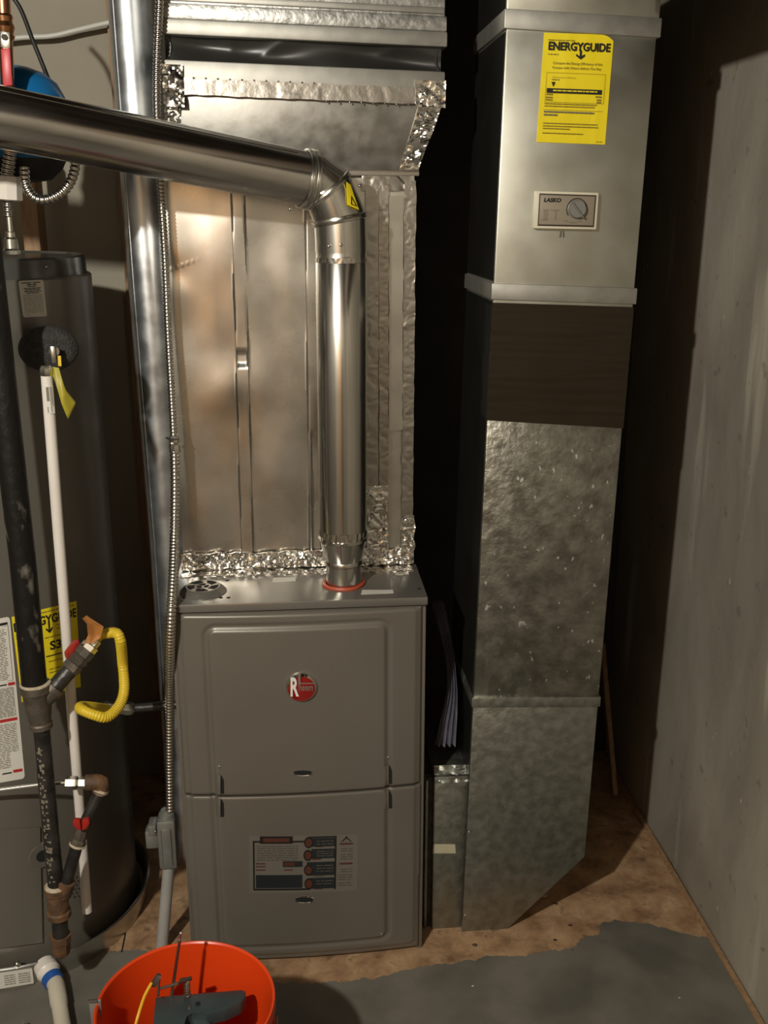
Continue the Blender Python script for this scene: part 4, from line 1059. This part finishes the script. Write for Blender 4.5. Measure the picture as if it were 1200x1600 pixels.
# burner cover: raised band, round port, access panel
def cyl_pt(x, y, h=0):
    p, n = hcyl(x, y); return p + n * h
def cyl_strip(name, c4, h, m, nu=16, nv=3, label=None, th=.003):
    S_ = Surf(c4, hcyl)
    vs = [S_.pt(i / nu, j / nv, h) for j in range(nv + 1) for i in range(nu + 1)]
    W = nu + 1
    fs = [(j * W + i, (j + 1) * W + i, (j + 1) * W + i + 1, j * W + i + 1) for j in range(nv) for i in range(nu)]
    loop = [i for i in range(W)] + [j * W + nu for j in range(1, nv + 1)] + [nv * W + i for i in range(nu - 1, -1, -1)] + [j * W for j in range(nv - 1, 0, -1)]
    b0 = len(vs); 
    for i in loop:
        i_, j_ = i % W, i // W; vs.append(S_.pt(i_ / nu, j_ / nv, -.002))
    for k in range(len(loop)):
        k2 = (k + 1) % len(loop); fs.append((loop[k], loop[k2], b0 + k2, b0 + k))
    return mesh(name, vs, fs, m, wh, label=label, sharp=30)
M['heater_dark'] = mat('heater panel enamel', (0.052, 0.048, 0.042), 0.15, 0.34)
cyl_strip('access_panel', [(-60, 1300), (62, 1292), (66, 1471), (-60, 1488)], .004, M['heater'], label='burner access panel')
for c_, rr_, hh in (((66, 1336), 26, .0045), ):
    p, n = hcyl(*c_)
    fit('gas_port_ring', p - n * .003, p + n * .004, [(0, .033), (.5, .033), (1, .028)], M['heater'], wh, segs=30)
    fit('gas_port', p + n * .002, p + n * .0046, [(0, .014), (1, .014)], M['dark'], wh, segs=24, label='dark round opening')
for i in range(7):
    for j in range(6):
        if (i + j) % 2 == 0:
            p, n = hcyl(113 + i * 3.2, 1372 + j * 6 - i * .6); fit('vent_hole', p - n * .001, p + n * .0006, [(0, .0016), (1, .0016)], M['dark'], wh, segs=6)

# drain pan
PR = .305
pan = thing('drain_pan', 'shallow round aluminium drain pan under the water heater', 'drain pan', (HC[0], HC[1], 0))
lathe('pan_wall', HC, [(.0005, PR - .012), (.001, PR - .006), (.050, PR - .001), (.053, PR + .002), (.057, PR + .0025), (.059, PR), (.059, PR - .003), (.056, PR - .006), (.008, PR - .012), (.006, PR - .016), (.006, .02)], M['pan'], pan, segs=120)
hpan = hit_cyl(HC, PR - .001)
S = Surf([(-30, 1524), (50, 1513), (53, 1536), (-28, 1549)], hpan)
l4 = sheet('pan_label', S, M['paper'], pan, h=.0012, nu=10, nv=3, label='grey-white label on the pan front')
rl = []
for k in range(5): rl += words(.45, .66, .2 + .14 * k, .05, rnd, .03, .1, .01) + words(.72, .95, .2 + .14 * k, .05, rnd, .03, .1, .01)
rects('label_small_print', S, rl, M['grey_ink'], l4, h=.002)['kind'] = 'stuff'
p, n = hpan(27, 1506); ball('pan_rivet', p + V((0, 0, .0)), .007, M['nickel'], pan, sub=2)

# pan drain pipe with blue tape
d0, n = hpan(72, 1508)
dp = thing('pan_drain_pipe', 'cream plastic drain pipe with blue tape leaving the round pan at lower left', 'pipe', (d0.x, d0.y, .03))
e0 = V((d0.x, d0.y, .034)); e0 = P(72, 1512, Y=d0.y - .004)
e0 = V((e0.x, d0.y - .004, e0.z)); e1 = P(88, 1540, Z=.03); e2 = P(104, 1640, Z=.028)
fit('hub', e0 + V((-.006, .01, .0)), e0.lerp(e1, .55), [(0, .024), (.6, .026), (.7, .023), (1, .021)], M['white_pvc'], dp, segs=28, label='white hub')
sweep('blue_tape', [e0.lerp(e1, .5), e0.lerp(e1, .52), e0.lerp(e1, .8), e0.lerp(e1, .82)], [.0205, .0225, .0218, .0195], M['blue_tape'], dp, segs=24, label='wrap of blue tape')
sweep('drain_tube', [e0.lerp(e1, .6), e1, e1.lerp(e2, .3), e1.lerp(e2, .32), e2], [.0185, .0185, .0185, .0165, .0165], M['cream_pvc'], dp, segs=24)

# relief valve, foam pad, discharge pipe
p, n = hcyl(80, 550)
wy = -.03
px_ = P(74, 600, Y=wy).x
vv0 = V((px_ + .004, wy + .004, P(80, 560, Y=wy).z))
rv = thing('relief_valve', 'small brass relief valve with hanging yellow tag on the upper side of the tank', 'valve', vv0)
hole = P(87, 548, Y=.0)
sweep('stem', [p, p.lerp(hole, .5), hole + V((0, -.01, 0))], .009, M['nickel'], rv, segs=16)
box('lever', hole.x - .005, hole.x + .005, -.028, -.012, hole.z - .020, hole.z + .012, M['nickel'], rv, .002)
fit('outlet', (px_, wy, P(72, 574, Y=wy).z + .004), (px_, wy, P(72, 588, Y=wy).z), [(0, .009), (.3, .012), (.8, .012), (1, .0105)], M['nickel'], rv, segs=8)
tg = [P(82, 574, Y=-.025), P(93, 585, Y=-.03), P(103, 620, Y=-.03), P(112, 634, Y=-.025)]
def tagf(u, v):
    l = [P(76, 573, Y=-.030), P(86, 598, Y=-.034), P(96, 630, Y=-.034), P(107, 655, Y=-.026)]
    r = [P(92, 575, Y=-.028), P(98, 594, Y=-.026), P(103, 610, Y=-.030), P(118, 630, Y=-.020)]
    t = v * 3; i = min(int(t), 2); f = t - i
    return l[i].lerp(l[i + 1], f).lerp(r[i].lerp(r[i + 1], f), u) + V((0, .003 * sin(u * 3 + v * 5), 0))
grid('hang_tag', tagf, 6, 18, M['olive_tag'], rv, skirt=(0, .0008, 0), label='curled yellow plastic tag')
prism('tag_strap', [P(90, 556, Y=-.03), P(95, 556, Y=-.03), P(96, 572, Y=-.03), P(91, 572, Y=-.03)], (0, .0015, 0), M['yellow_coat'], rv)
# foam pad: thick soft disc
fc = P(76, 545, Y=.03)
bm = bmesh.new(); nseg, nr = 48, 14; rings = []
ax_u = V((1, .25, 0)).normalized(); ax_v = V((0, 0, 1)); ax_n = V((.25, -1, 0)).normalized()
hu, hvv = (hole - fc).dot(ax_u), (hole - fc).dot(ax_v)
for j in range(nr + 1):
    ph = pi * j / nr
    ring = []
    for k in range(nseg):
        t = 2 * pi * k / nseg
        rad = sin(ph) ** .6
        a_, b_ = .056 * rad * cos(t), .044 * rad * sin(t)
        h = .024 * cos(ph)
        if h > 0:
            dd_ = sqrt((a_ - hu) ** 2 + (b_ - hvv) ** 2); h -= .016 * math.exp(-(dd_ / .010) ** 2)
        ring.append(bm.verts.new(fc + ax_u * a_ + ax_v * b_ + ax_n * h))
    rings.append(ring)
for A, B in zip(rings[:-1], rings[1:]):
    for k in range(nseg): bm.faces.new((A[k], A[(k + 1) % nseg], B[(k + 1) % nseg], B[k]))
bmesh.ops.remove_doubles(bm, verts=bm.verts, dist=1e-5)
fo = from_bm('foam_pad', bm, M['foam'], None, sharp=80)
tag(fo, 'fuzzy dark grey foam pad round the valve on the tank', 'foam pad')
dz0 = P(73, 587, Y=wy).z; dz1 = P(136, 1424, Y=wy).z; px1_ = P(136, 1424, Y=wy).x
dpz = thing('discharge_pipe', 'long thin white plastic pipe hanging down in front of the water heater', 'pipe', (px_, wy, dz1))
sweep('pipe_tube', [(px_, wy, dz0), ((px_ + px1_) / 2, wy, (dz0 + dz1) / 2), (px1_, wy, dz1), (px1_, wy, dz1 + .004)], [.0108, .0108, .0108, .0085], M['white_pvc'], dpz, segs=24)
S = Surf([(67, 604), (83, 602), (87, 650), (73, 652)], hit_plane(wy - .0108))
hp = hit_cyl((px_ + .0015, wy), .0112)
S = Surf([(69, 603), (82, 602), (86, 646), (73, 647)], hp)
ls = sheet('pipe_sticker', S, M['paper'], dpz, h=.0004, nu=8, nv=4, label='printed sticker')
rects('sticker_print', S, [(.2, .05, .5, .55), (.6, .04, .66, .8), (.72, .04, .78, .7), (.84, .04, .88, .75), (.2, .75, .7, .95)], M['grey_ink'], ls, h=.0008)

# ================================================================ GAS LINE
GY = -.11
gas = thing('gas_pipe', 'black iron gas riser at far left with tees, red valves and a capped drip leg', 'gas pipe', P(95, 1490, Y=GY))
g = lambda x, y, Y=GY: P(x, y, Y=Y)
gtop = g(-25, 345)
sweep('riser', [gtop, g(36, 880), g(54, 1074)], .0245, M['black_iron'], gas, segs=32, label='thick black riser with pale scuffs')
t0, t1 = g(55, 1068), g(64, 1138)
tee = fit('reducing_tee', t0, t1, [(0, .027), (.02, .0305), (.16, .0305), (.22, .027), (.45, .0265), (.85, .0215), (.88, .0235), (.97, .0235), (1, .019)], M['malleable'], gas, segs=32)
fit('thread_dope', t0 + V((0, 0, .003)), t0 - V((0, 0, .001)), [(0, .0245), (.5, .0295), (1, .0295)], M['dope'], tee, segs=32)
BZ = g(75, 1088).z
b0 = g(66, 1096); b1 = P(150, 999, Y=-.055); bmid = b0.lerp(b1, .55)
sweep('tee_outlet', [b0, b0.lerp(b1, .16), b0.lerp(b1, .165), b0.lerp(b1, .24)], [.018, .021, .0235, .0235], M['malleable'], tee, segs=24)
sweep('branch', [b0, bmid], .0165, M['stamped_iron'], gas, segs=24, label='short black nipple going back to the upper valve')
vv1 = fit('upper_valve', b0.lerp(b1, .50), b0.lerp(b1, .84), [(0, .017), (.05, .020), (.3, .020), (.35, .017), (.5, .021), (.65, .017), (.7, .020), (1, .020)], M['malleable'], gas, segs=8)
hp_ = b0.lerp(b1, .62)
hd = (b1 - b0).normalized(); sd = hd.cross(V((0, 0, 1))).normalized(); upv = V((0, 0, 1))
hc_ = hp_ + upv * .014 - sd * .012
bm = bmesh.new()
bm_pts = [hc_ - hd * .020 - sd * .012, hc_ + hd * .014 - sd * .016, hc_ + hd * .022 + sd * .004, hc_ - hd * .012 + sd * .012]
bm_hexa(bm, bm_pts, [q + upv * .020 - hd * .003 for q in bm_pts], .005)
from_bm('valve_handle', bm, M['red_handle'], vv1, label='red lever handle')
fit('flare_nut', b0.lerp(b1, .82), b0.lerp(b1, 1.0), [(0, .016), (.05, .0175), (.5, .0175), (.55, .0135), (1, .0130)], M['nickel'], gas, segs=6)
# lower pipe with stamped pale letters
lo0, lo1 = g(64, 1132), g(88, 1388)
lowp = sweep('lower_riser', [lo0, lo1], .0167, M['stamped_iron'], gas, segs=24, label='thinner riser with pale stencilled marks')
ld = (lo1 - lo0)
marks = []
rnd = random.Random(21)
vs = []; fs = []
for k in range(24):
    t = .12 + .84 * k / 24
    c_ = lo0 + ld * t
    for part in range(3):
        if rnd.random() < .22: continue
        a0 = -2.2 + .26 * part + rnd.uniform(-.05, .05); a1 = a0 + rnd.uniform(.18, .34)
        zz = rnd.uniform(-.006, .004); hh = rnd.uniform(.002, .009)
        i = len(vs)
        for a_, z_ in ((a0, zz), (a1, zz), (a1, zz + hh), (a0, zz + hh)):
            vs.append(c_ + V((.0171 * cos(a_), .0171 * sin(a_), z_)))
        fs.append((i, i + 1, i + 2, i + 3))
mesh('stencil_marks', vs, fs, M['stencil'], lowp, smooth=False)
f0, f1 = g(88, 1384), g(93, 1432)
tee2 = fit('lower_tee', f0, f1, [(0, .018), (.02, .0245), (.2, .0245), (.25, .0215), (.78, .0215), (.82, .0245), (.98, .0245), (1, .018)], M['rusty'], gas, segs=28, label='rusty lower tee')
fit('thread_dope', f0 + V((0, 0, .004)), f0 - V((0, 0, .002)), [(0, .0175), (.5, .0238), (1, .0238)], M['dope'], tee2, segs=28)
sweep('drip_nipple', [f1, g(95, 1468)], .0165, M['stamped_iron'], gas, segs=24)
fit('drip_cap', g(94, 1460), g(96, 1492), [(0, .018), (.02, .0225), (.3, .0225), (.35, .0205), (.85, .019), (1, .014)], M['rusty'], gas, segs=8, label='rusty end cap')
# lower branch
k0 = g(98, 1398); k1 = P(120, 1322, Y=-.115); k2 = P(133, 1285, Y=-.105); k3 = P(158, 1232, Y=-.085)
sweep('lower_branch', [k0, k1], .0125, M['stamped_iron'], gas, segs=20)
sweep('lower_outlet', [k0, k0.lerp(k1, .28), k0.lerp(k1, .29)], [.018, .0185, .014], M['rusty'], tee2, segs=20)
lv = fit('lower_valve', k1, k2, [(0, .0135), (.04, .0165), (.22, .0165), (.3, .013), (.5, .0155), (.75, .013), (.8, .0155), (1, .0155)], M['malleable'], gas, segs=8)
fit('thread_dope', k1 - (k2 - k1) * .04, k1 + (k2 - k1) * .10, [(0, .013), (.4, .0168), (1, .0170)], M['dope'], lv, segs=20)
hc_ = P(127, 1292, Y=-.140)
for sgn in (-1, 1):
    q = hc_ + V((sgn * .0085, 0, .004))
    prism('valve_wing', [q + V((-sgn * .008, 0, -.014)), q + V((sgn * .002, 0, -.010)), q + V((sgn * .009, 0, .002)), q + V((sgn * .007, 0, .012)), q + V((-sgn * .007, 0, .010))], (0, .012, 0), M['red_handle'], lv, bevel=.002, label='red wing of the handle')
sweep('branch_nipple', [k2, k3], .0118, M['stamped_iron'], gas, segs=20)
# rusty elbow turning left
el = [k3 - (k3 - k2).normalized() * .008, k3 + V((0, 0, .004)), P(158, 1224, Y=-.085), P(150, 1222, Y=-.087), P(134, 1223, Y=-.088)]
ep_ = smooth_path(el, .004)
sweep('rusty_elbow', ep_, [.0165] * len(ep_), M['rusty'], gas, segs=24, label='rust-brown elbow')
fit('thread_dope', k3 - (k3 - k2).normalized() * .012, k3, [(0, .0125), (.5, .0172), (1, .0172)], M['dope'], gas, segs=20)
n0 = P(136, 1223, Y=-.088); n1 = P(103, 1223, Y=-.085)
fit('flare_fitting', n0, n1, [(0, .013), (.35, .013), (.40, .009), (.45, .0125), (.5, .0135), (.97, .0135), (1, .006)], M['nickel'], gas, segs=6, label='bright hex flare fitting')
at = sweep('pilot_tube', [n1 + V((.004, 0, 0)), P(60, 1226, Y=-.078), P(0, 1234, Y=-.08), P(-90, 1246, Y=-.085)], .0040, M['alu_tube'], None, segs=14)
tag(at, 'thin shiny aluminium gas tube crossing the heater front into the black riser branch', 'tube')

# yellow flexible connector
FLZ = P(230, 1107, Y=.11).z
yc = thing('flexible_gas_connector', 'yellow coated flexible gas connector looping from the upper red valve', 'gas connector', b1)
y1p = [b1 - hd * .004, b1 + hd * .012, P(166, 990, Y=b1.y + .01), P(181, 989, Y=b1.y - .0), P(188, 1000, Y=b1.y - .01), P(192, 1040, Y=-.03), P(194, 1078, Y=-.06), P(186, 1103, Y=-.09), P(168, 1120, Y=-.12),
       P(150, 1118, Y=-.13), P(128, 1109, Y=-.12), P(127, 1104, Y=-.07), P(145, 1105, Y=-.03), P(160, 1107, Y=.02), P(168, 1108, Y=.06)]
ribbed('coated_hose', y1p, .0096, .0050, .0014, M['yellow_coat'], yc, segs=18)
q0 = P(160, 1107, Y=.05); q1 = P(206, 1107, Y=.09)
fit('end_nut', q0, q1, [(0, .014), (.1, .016), (.35, .016), (.4, .0125), (.7, .0125), (.75, .0145), (1, .0145)], M['nickel'], yc, segs=6, label='bright end nut')
tg_ = [P(139, 998, Y=b1.y - .02), P(140, 978, Y=b1.y - .02), P(138, 962, Y=b1.y - .01)]
def tagf2(u, v):
    l = [P(135, 997, Y=b1.y), P(141, 985, Y=b1.y), P(139, 968, Y=b1.y - .01), P(131, 962, Y=b1.y - .02)]
    r = [P(149, 1000, Y=b1.y - .01), P(160, 990, Y=b1.y), P(165, 972, Y=b1.y), P(138, 955, Y=b1.y - .0)]
    t = v * 3; i = min(int(t), 2); f = t - i
    return l[i].lerp(l[i + 1], f).lerp(r[i].lerp(r[i + 1], f), u) + V((0, -.004 * sin(u * 5 + v * 4) - .02, 0))
grid('paper_tag', tagf2, 8, 18, M['orange_tag'], yc, skirt=(0, .001, 0), label='curled orange paper tag')
fi = sweep('furnace_gas_nipple', [q1 - V((.004, 0, 0)), V((FX0 - .018, .10, q1.z)), V((FX0 - .002, .10, q1.z))], [.0095, .0095, .0095], M['stamped_iron'], None, segs=18)
tag(fi, 'short dark iron nipple entering the left side of the furnace', 'pipe')

# ================================================================ TOP LEFT: water piping
WY = .12
cpz = thing('water_pipe', 'copper water pipe with corrugated connector above the heater, corner of view', 'pipe', P(18, 392, Y=WY))
a_ = lambda x, y, Y=WY: P(x, y, Y=Y)
sweep('copper_tube', [a_(3, -40), a_(7, 40)], .0125, M['copper'], cpz, segs=20)
fit('valve_body', a_(6, 22), a_(9, 62), [(0, .0135), (.1, .016), (.3, .014), (.5, .018), (.8, .014), (.85, .017), (1, .015)], M['copper'], cpz, segs=20, label='brassy valve body')
sweep('copper_tube', [a_(9, 60), a_(15, 215), a_(16, 240)], .0125, M['copper'], cpz, segs=20)
lv_ = hexa('valve_lever', [a_(1, 74, WY - .03), a_(16, 76, WY - .03), a_(16, 76, WY - .027), a_(1, 74, WY - .027)], [a_(0, 48, WY - .03), a_(15, 50, WY - .03), a_(15, 50, WY - .027), a_(0, 48, WY - .027)], M['nickel'], cpz, .001, label='bright steel lever')
fit('lever_bolt', a_(7, 58, WY - .028), a_(7, 58, WY - .036), [(0, .006), (1, .005)], M['dark_brown'], lv_, segs=6)
hexa('lever_grip', [a_(5, 135, WY - .034), a_(20, 134, WY - .034), a_(20, 134, WY - .022), a_(5, 135, WY - .022)], [a_(1, 76, WY - .034), a_(16, 75, WY - .034), a_(16, 75, WY - .022), a_(1, 76, WY - .022)], M['red_grip'], lv_, .003, label='red vinyl grip')
ribbed('corrugated_connector', [a_(18, 225), a_(15, 250), a_(11, 278)], .0105, .008, .003, M['armor'], cpz, segs=16)
fit('dielectric_union', a_(15, 275), a_(16, 314), [(0, .018), (.02, .0235), (.95, .0235), (1, .018)], M['white_pvc'], cpz, segs=8, label='white hex union')
ribbed('nipple', [a_(12, 314), a_(14, 340)], .0075, .009, .003, M['nickel'], cpz, segs=12)
fit('nipple_hex', a_(14, 338), a_(19, 397), [(0, .0065), (.4, .0065), (.42, .010), (.55, .010), (.6, .0135), (.85, .0145), (.9, .017), (1, .017)], M['nickel'], cpz, segs=12)
lo_ = ribbed('braided_loop', [P(38, 262, Y=.085), P(41, 290, Y=.08), P(54, 309, Y=.075), P(74, 312, Y=.07), P(98, 300, Y=.07), P(113, 278, Y=.075), P(118, 252, Y=.08), P(114, 225, Y=.09)], .0078, .0085, .0022, M['armor'], None, segs=12)
tag(lo_, 'small ribbed metal hose looping below the sloping vent pipe', 'hose')
ec = P(30, 180, Y=.225)
et = thing('expansion_tank', 'bright blue domed expansion tank partly hidden behind the sloping vent pipe', 'tank', ec)
er = .094
prof = [(-.125, .02), (-.12, .05), (-.10, .070), (-.07, er), (0, er), (.035, er * .96), (.06, er * .82), (.078, er * .58), (.088, er * .28), (.091, .012)]
sweep('tank_shell', [ec + V((0, 0, a)) for a, b in prof], [b for a, b in prof], M['blue_paint'], et, segs=40, sharp=60)
lathe('lower_cap', ec, [(ec.z - .127, .02), (ec.z - .122, .052), (ec.z - .10, .075), (ec.z - .06, er + .0015), (ec.z - .03, er + .0015)], M['black_cable'], et, segs=40, label='dark lower cap')
sweep('clamp_band', [ec + V((0, 0, -.012)), ec + V((0, 0, -.010)), ec + V((0, 0, .004)), ec + V((0, 0, .006))], [er, er + .003, er + .003, er], M['blue_paint'], et, segs=40)
sweep('tank_stem', [ec + V((0, 0, -.12)), ec + V((0, 0, -.135))], .01, M['nickel'], et, segs=16)
pxp = hose('white_tube', [P(-60, 70, Y=.80), P(28, 59, Y=.80), P(80, 56, Y=.80), P(120, 47, Y=.80), P(178, 34, Y=.79), P(225, 30, Y=.80)], .0062, M['pex'])
tag(pxp, 'white plastic tube running across the back wall at top left', 'tube')
cb = hose('black_cable', [P(5, -20, Y=.35), P(30, 10, Y=.35), P(52, 65, Y=.34), P(72, 115, Y=.33), P(84, 150, Y=.32), P(86, 210, Y=.32)], .0045, M['black_cable'])
tag(cb, 'thin black cable hanging diagonally in front of the blue tank', 'cable')

# ================================================================ BUCKET AND TOOLS
bc = P(289, 1590, Z=.37); bx_, by_ = bc.x, (-.576 + -.387) / 2 - .065
by_ = -.387 - .152; bx_ = -.2085
BR = .152
bk = thing('bucket', 'round bright orange plastic bucket on the floor at the bottom edge', 'bucket', (bx_, by_, 0))
bv = lambda z: V((bx_, by_, z))
lathe('bucket_shell', (bx_, by_), [(.001, .05), (.0012, .124), (.004, .128), (.30, .143), (.303, .150), (.318, .150), (.320, .144), (.350, .146), (.352, .152), (.367, .1525), (.3705, .151), (.3705, .149), (.368, .1465), (.30, .1405), (.012, .124), (.010, .118), (.010, .01)], M['orange_bucket'], bk, segs=96, sharp=30)
# handle wire lies against the outside
hw = [V((bx_ + (.1535) * cos(t), by_ + .1535 * sin(t), .325 - .10 * (1 - abs(cos(t))))) for t in [pi + pi * k / 24 for k in range(25)]]
sweep('wire_handle', hw, .002, M['steel'], bk, segs=8)
# caulking gun resting in the bucket
TZ = .335
T = lambda x, y, z=TZ: P(x, y, Z=z)
gun = thing('caulking_gun', 'grey-green metal caulking gun lying in the orange bucket', 'caulking gun', (bx_, by_, .02))
body = [T(243, 1558), T(247, 1557), T(378, 1546), T(384, 1549), T(384, 1556), T(376, 1566), T(352, 1577), T(322, 1584), T(300, 1582), T(290, 1588), T(288, 1600), T(285, 1612), T(238, 1612), T(240, 1590)]
prism('frame', body, (0, -.004, -.022), M['gun_paint'], gun, bevel=.0018)
trg = [T(296, 1586, .322), T(316, 1584, .322), T(328, 1598, .322), T(350, 1630, .322), T(322, 1650, .322), T(300, 1606, .322)]
prism('trigger', trg, (0, -.002, -.016), M['gun_paint'], gun, bevel=.0015)
for q, rr_, mm in (((309, 1568), .0042, 'dark'), ((296, 1573), .0030, 'nickel')):
    p = T(*q, TZ + .0012); fit('pivot_hole' if mm == 'dark' else 'pivot_pin', p + V((0, 0, -.001)), p + V((0, 0, .001)), [(0, rr_), (1, rr_)], M[mm], gun, segs=14)
rb = T(268, 1556); rtp = P(281, 1468, Z=.44)
sweep('push_rod', [rb + V((0, 0, -.30)) * 0 + V((-.002, -.01, -.05)), rb, rtp], .0030, M['steel'], gun, segs=10)
ball('rod_tip', P(283, 1458, Z=.452), .0038, M['chrome'], gun, sub=2)
sweep('rod_neck', [rtp, P(283, 1458, Z=.452)], .0015, M['steel'], gun, segs=8)
s0_ = T(293, 1556); s1_ = T(292, 1534, TZ + .03)
pts = []
for k in range(8 * 10 + 1):
    t = k / 80; c_ = s0_.lerp(s1_, t); pts.append(c_ + V((.0050 * cos(2 * pi * k / 10), .0050 * sin(2 * pi * k / 10), 0)))
sweep('spring', pts, .0012, M['steel'], gun, segs=6)
hexa('release_plate', [T(278, 1538, TZ + .026), T(300, 1532, TZ + .026), T(300, 1527, TZ + .026), T(282, 1530, TZ + .026)], [T(278, 1536, TZ + .032), T(300, 1530, TZ + .032), T(300, 1525, TZ + .032), T(282, 1528, TZ + .032)], M['dark_brown'], gun, .001)
sweep('ladle_rod', [T(248, 1545, TZ + .02), T(280, 1536, TZ + .024)], .0026, M['steel'], gun, segs=8)
box('barrel', T(243, 1612).x, T(243, 1612).x + .045, by_ - .075, by_ - .020, .022, TZ - .02, M['gun_paint'], gun, .006)
yr = thing('marking_rod', 'thin yellow rod with a flattened brown head leaning in the orange bucket', 'tool', T(225, 1560))
hose('rod_body', [T(206, 1625, .30), T(215, 1590, .335), T(226, 1556, .35), T(237, 1536, .36)], .0028, M['yellow_rod'], yr, segs=10)
hexa('rod_head', [T(231, 1541, .352), T(243, 1545, .352), T(243, 1541, .352), T(235, 1537, .352)], [T(244, 1523, .372), T(253, 1526, .372), T(252, 1521, .372), T(246, 1519, .372)], M['dark_brown'], yr, .002)
sweep('rod_shank', [T(249, 1526, .366), T(247, 1556, .352)], .0022, M['dark_brown'], yr, segs=8)
scp = thing('putty_knife', 'grey flat scraper blade standing against the left rim of the bucket', 'scraper', T(146, 1590))
prism('blade', [T(139, 1563, .378), T(158, 1561, .378), T(160, 1625, .30), T(146, 1625, .30)], (.0, -.0018, -.0006), M['castbox'], scp, bevel=.0004)
prism('blade_edge', [T(138, 1562, .379), T(152, 1561, .379), T(152, 1565, .377), T(138, 1566, .377)], (0, -.003, .001), M['dark_brown'], scp)
# dark stub at the bottom left of the floor
sb = P(37, 1600, Z=.02)
stub = thing('bolt_stub', 'tiny dark metal stub standing on the floor below the drain pan', 'bolt', (sb.x, sb.y, 0))
fit('shaft', (sb.x, sb.y, .001), (sb.x, sb.y, .024), [(0, .006), (.6, .006), (.62, .0045), (1, .004)], M['castbox'], stub, segs=14)
fit('washer', (sb.x, sb.y, .0012), (sb.x, sb.y, .004), [(0, .010), (1, .010)], M['castbox'], stub, segs=18)

# crumbs on the floor
rnd = random.Random(31)
crumbs = [((848, 1400), .010, 'dope'), ((868, 1412), .006, 'dark_brown'), ((891, 1446), .005, 'dark_brown'), ((867, 1469), .005, 'dark_brown'), ((742, 1477), .007, 'rusty')]
for k in range(9): crumbs.append(((rnd.uniform(680, 1080), rnd.uniform(1400, 1590)), rnd.uniform(.0015, .0035), 'paper' if rnd.random() < .6 else 'dark_brown'))
ci = 0
for (q, r_, mm) in crumbs:
    p = P(q[0], q[1], Z=.001)
    bm = bmesh.new(); bmesh.ops.create_icosphere(bm, subdivisions=1, radius=r_)
    for v in bm.verts: v.co = V((v.co.x * rnd.uniform(.8, 1.5), v.co.y * rnd.uniform(.6, 1), max(v.co.z * .35, -.0)))+ V((p.x, p.y, .0014))
    o = from_bm('debris_crumb', bm, M[mm], None, sharp=10)
    if r_ > .004:
        tag(o, ['curled tan scrap on the brown floor in the duct shadow', 'dark crumb at the edge of the shadow below the slanted duct corner', 'dark crumb on brown floor, left of the grey paint tongue', 'dark crumb near the edge of the grey paint', 'rusty flake on the brown floor below the furnace side collar'][ci], 'debris'); ci += 1
    else: tag(o, 'tiny light or dark speck of debris lying on the floor', 'debris', 'tiny specks on the floor')
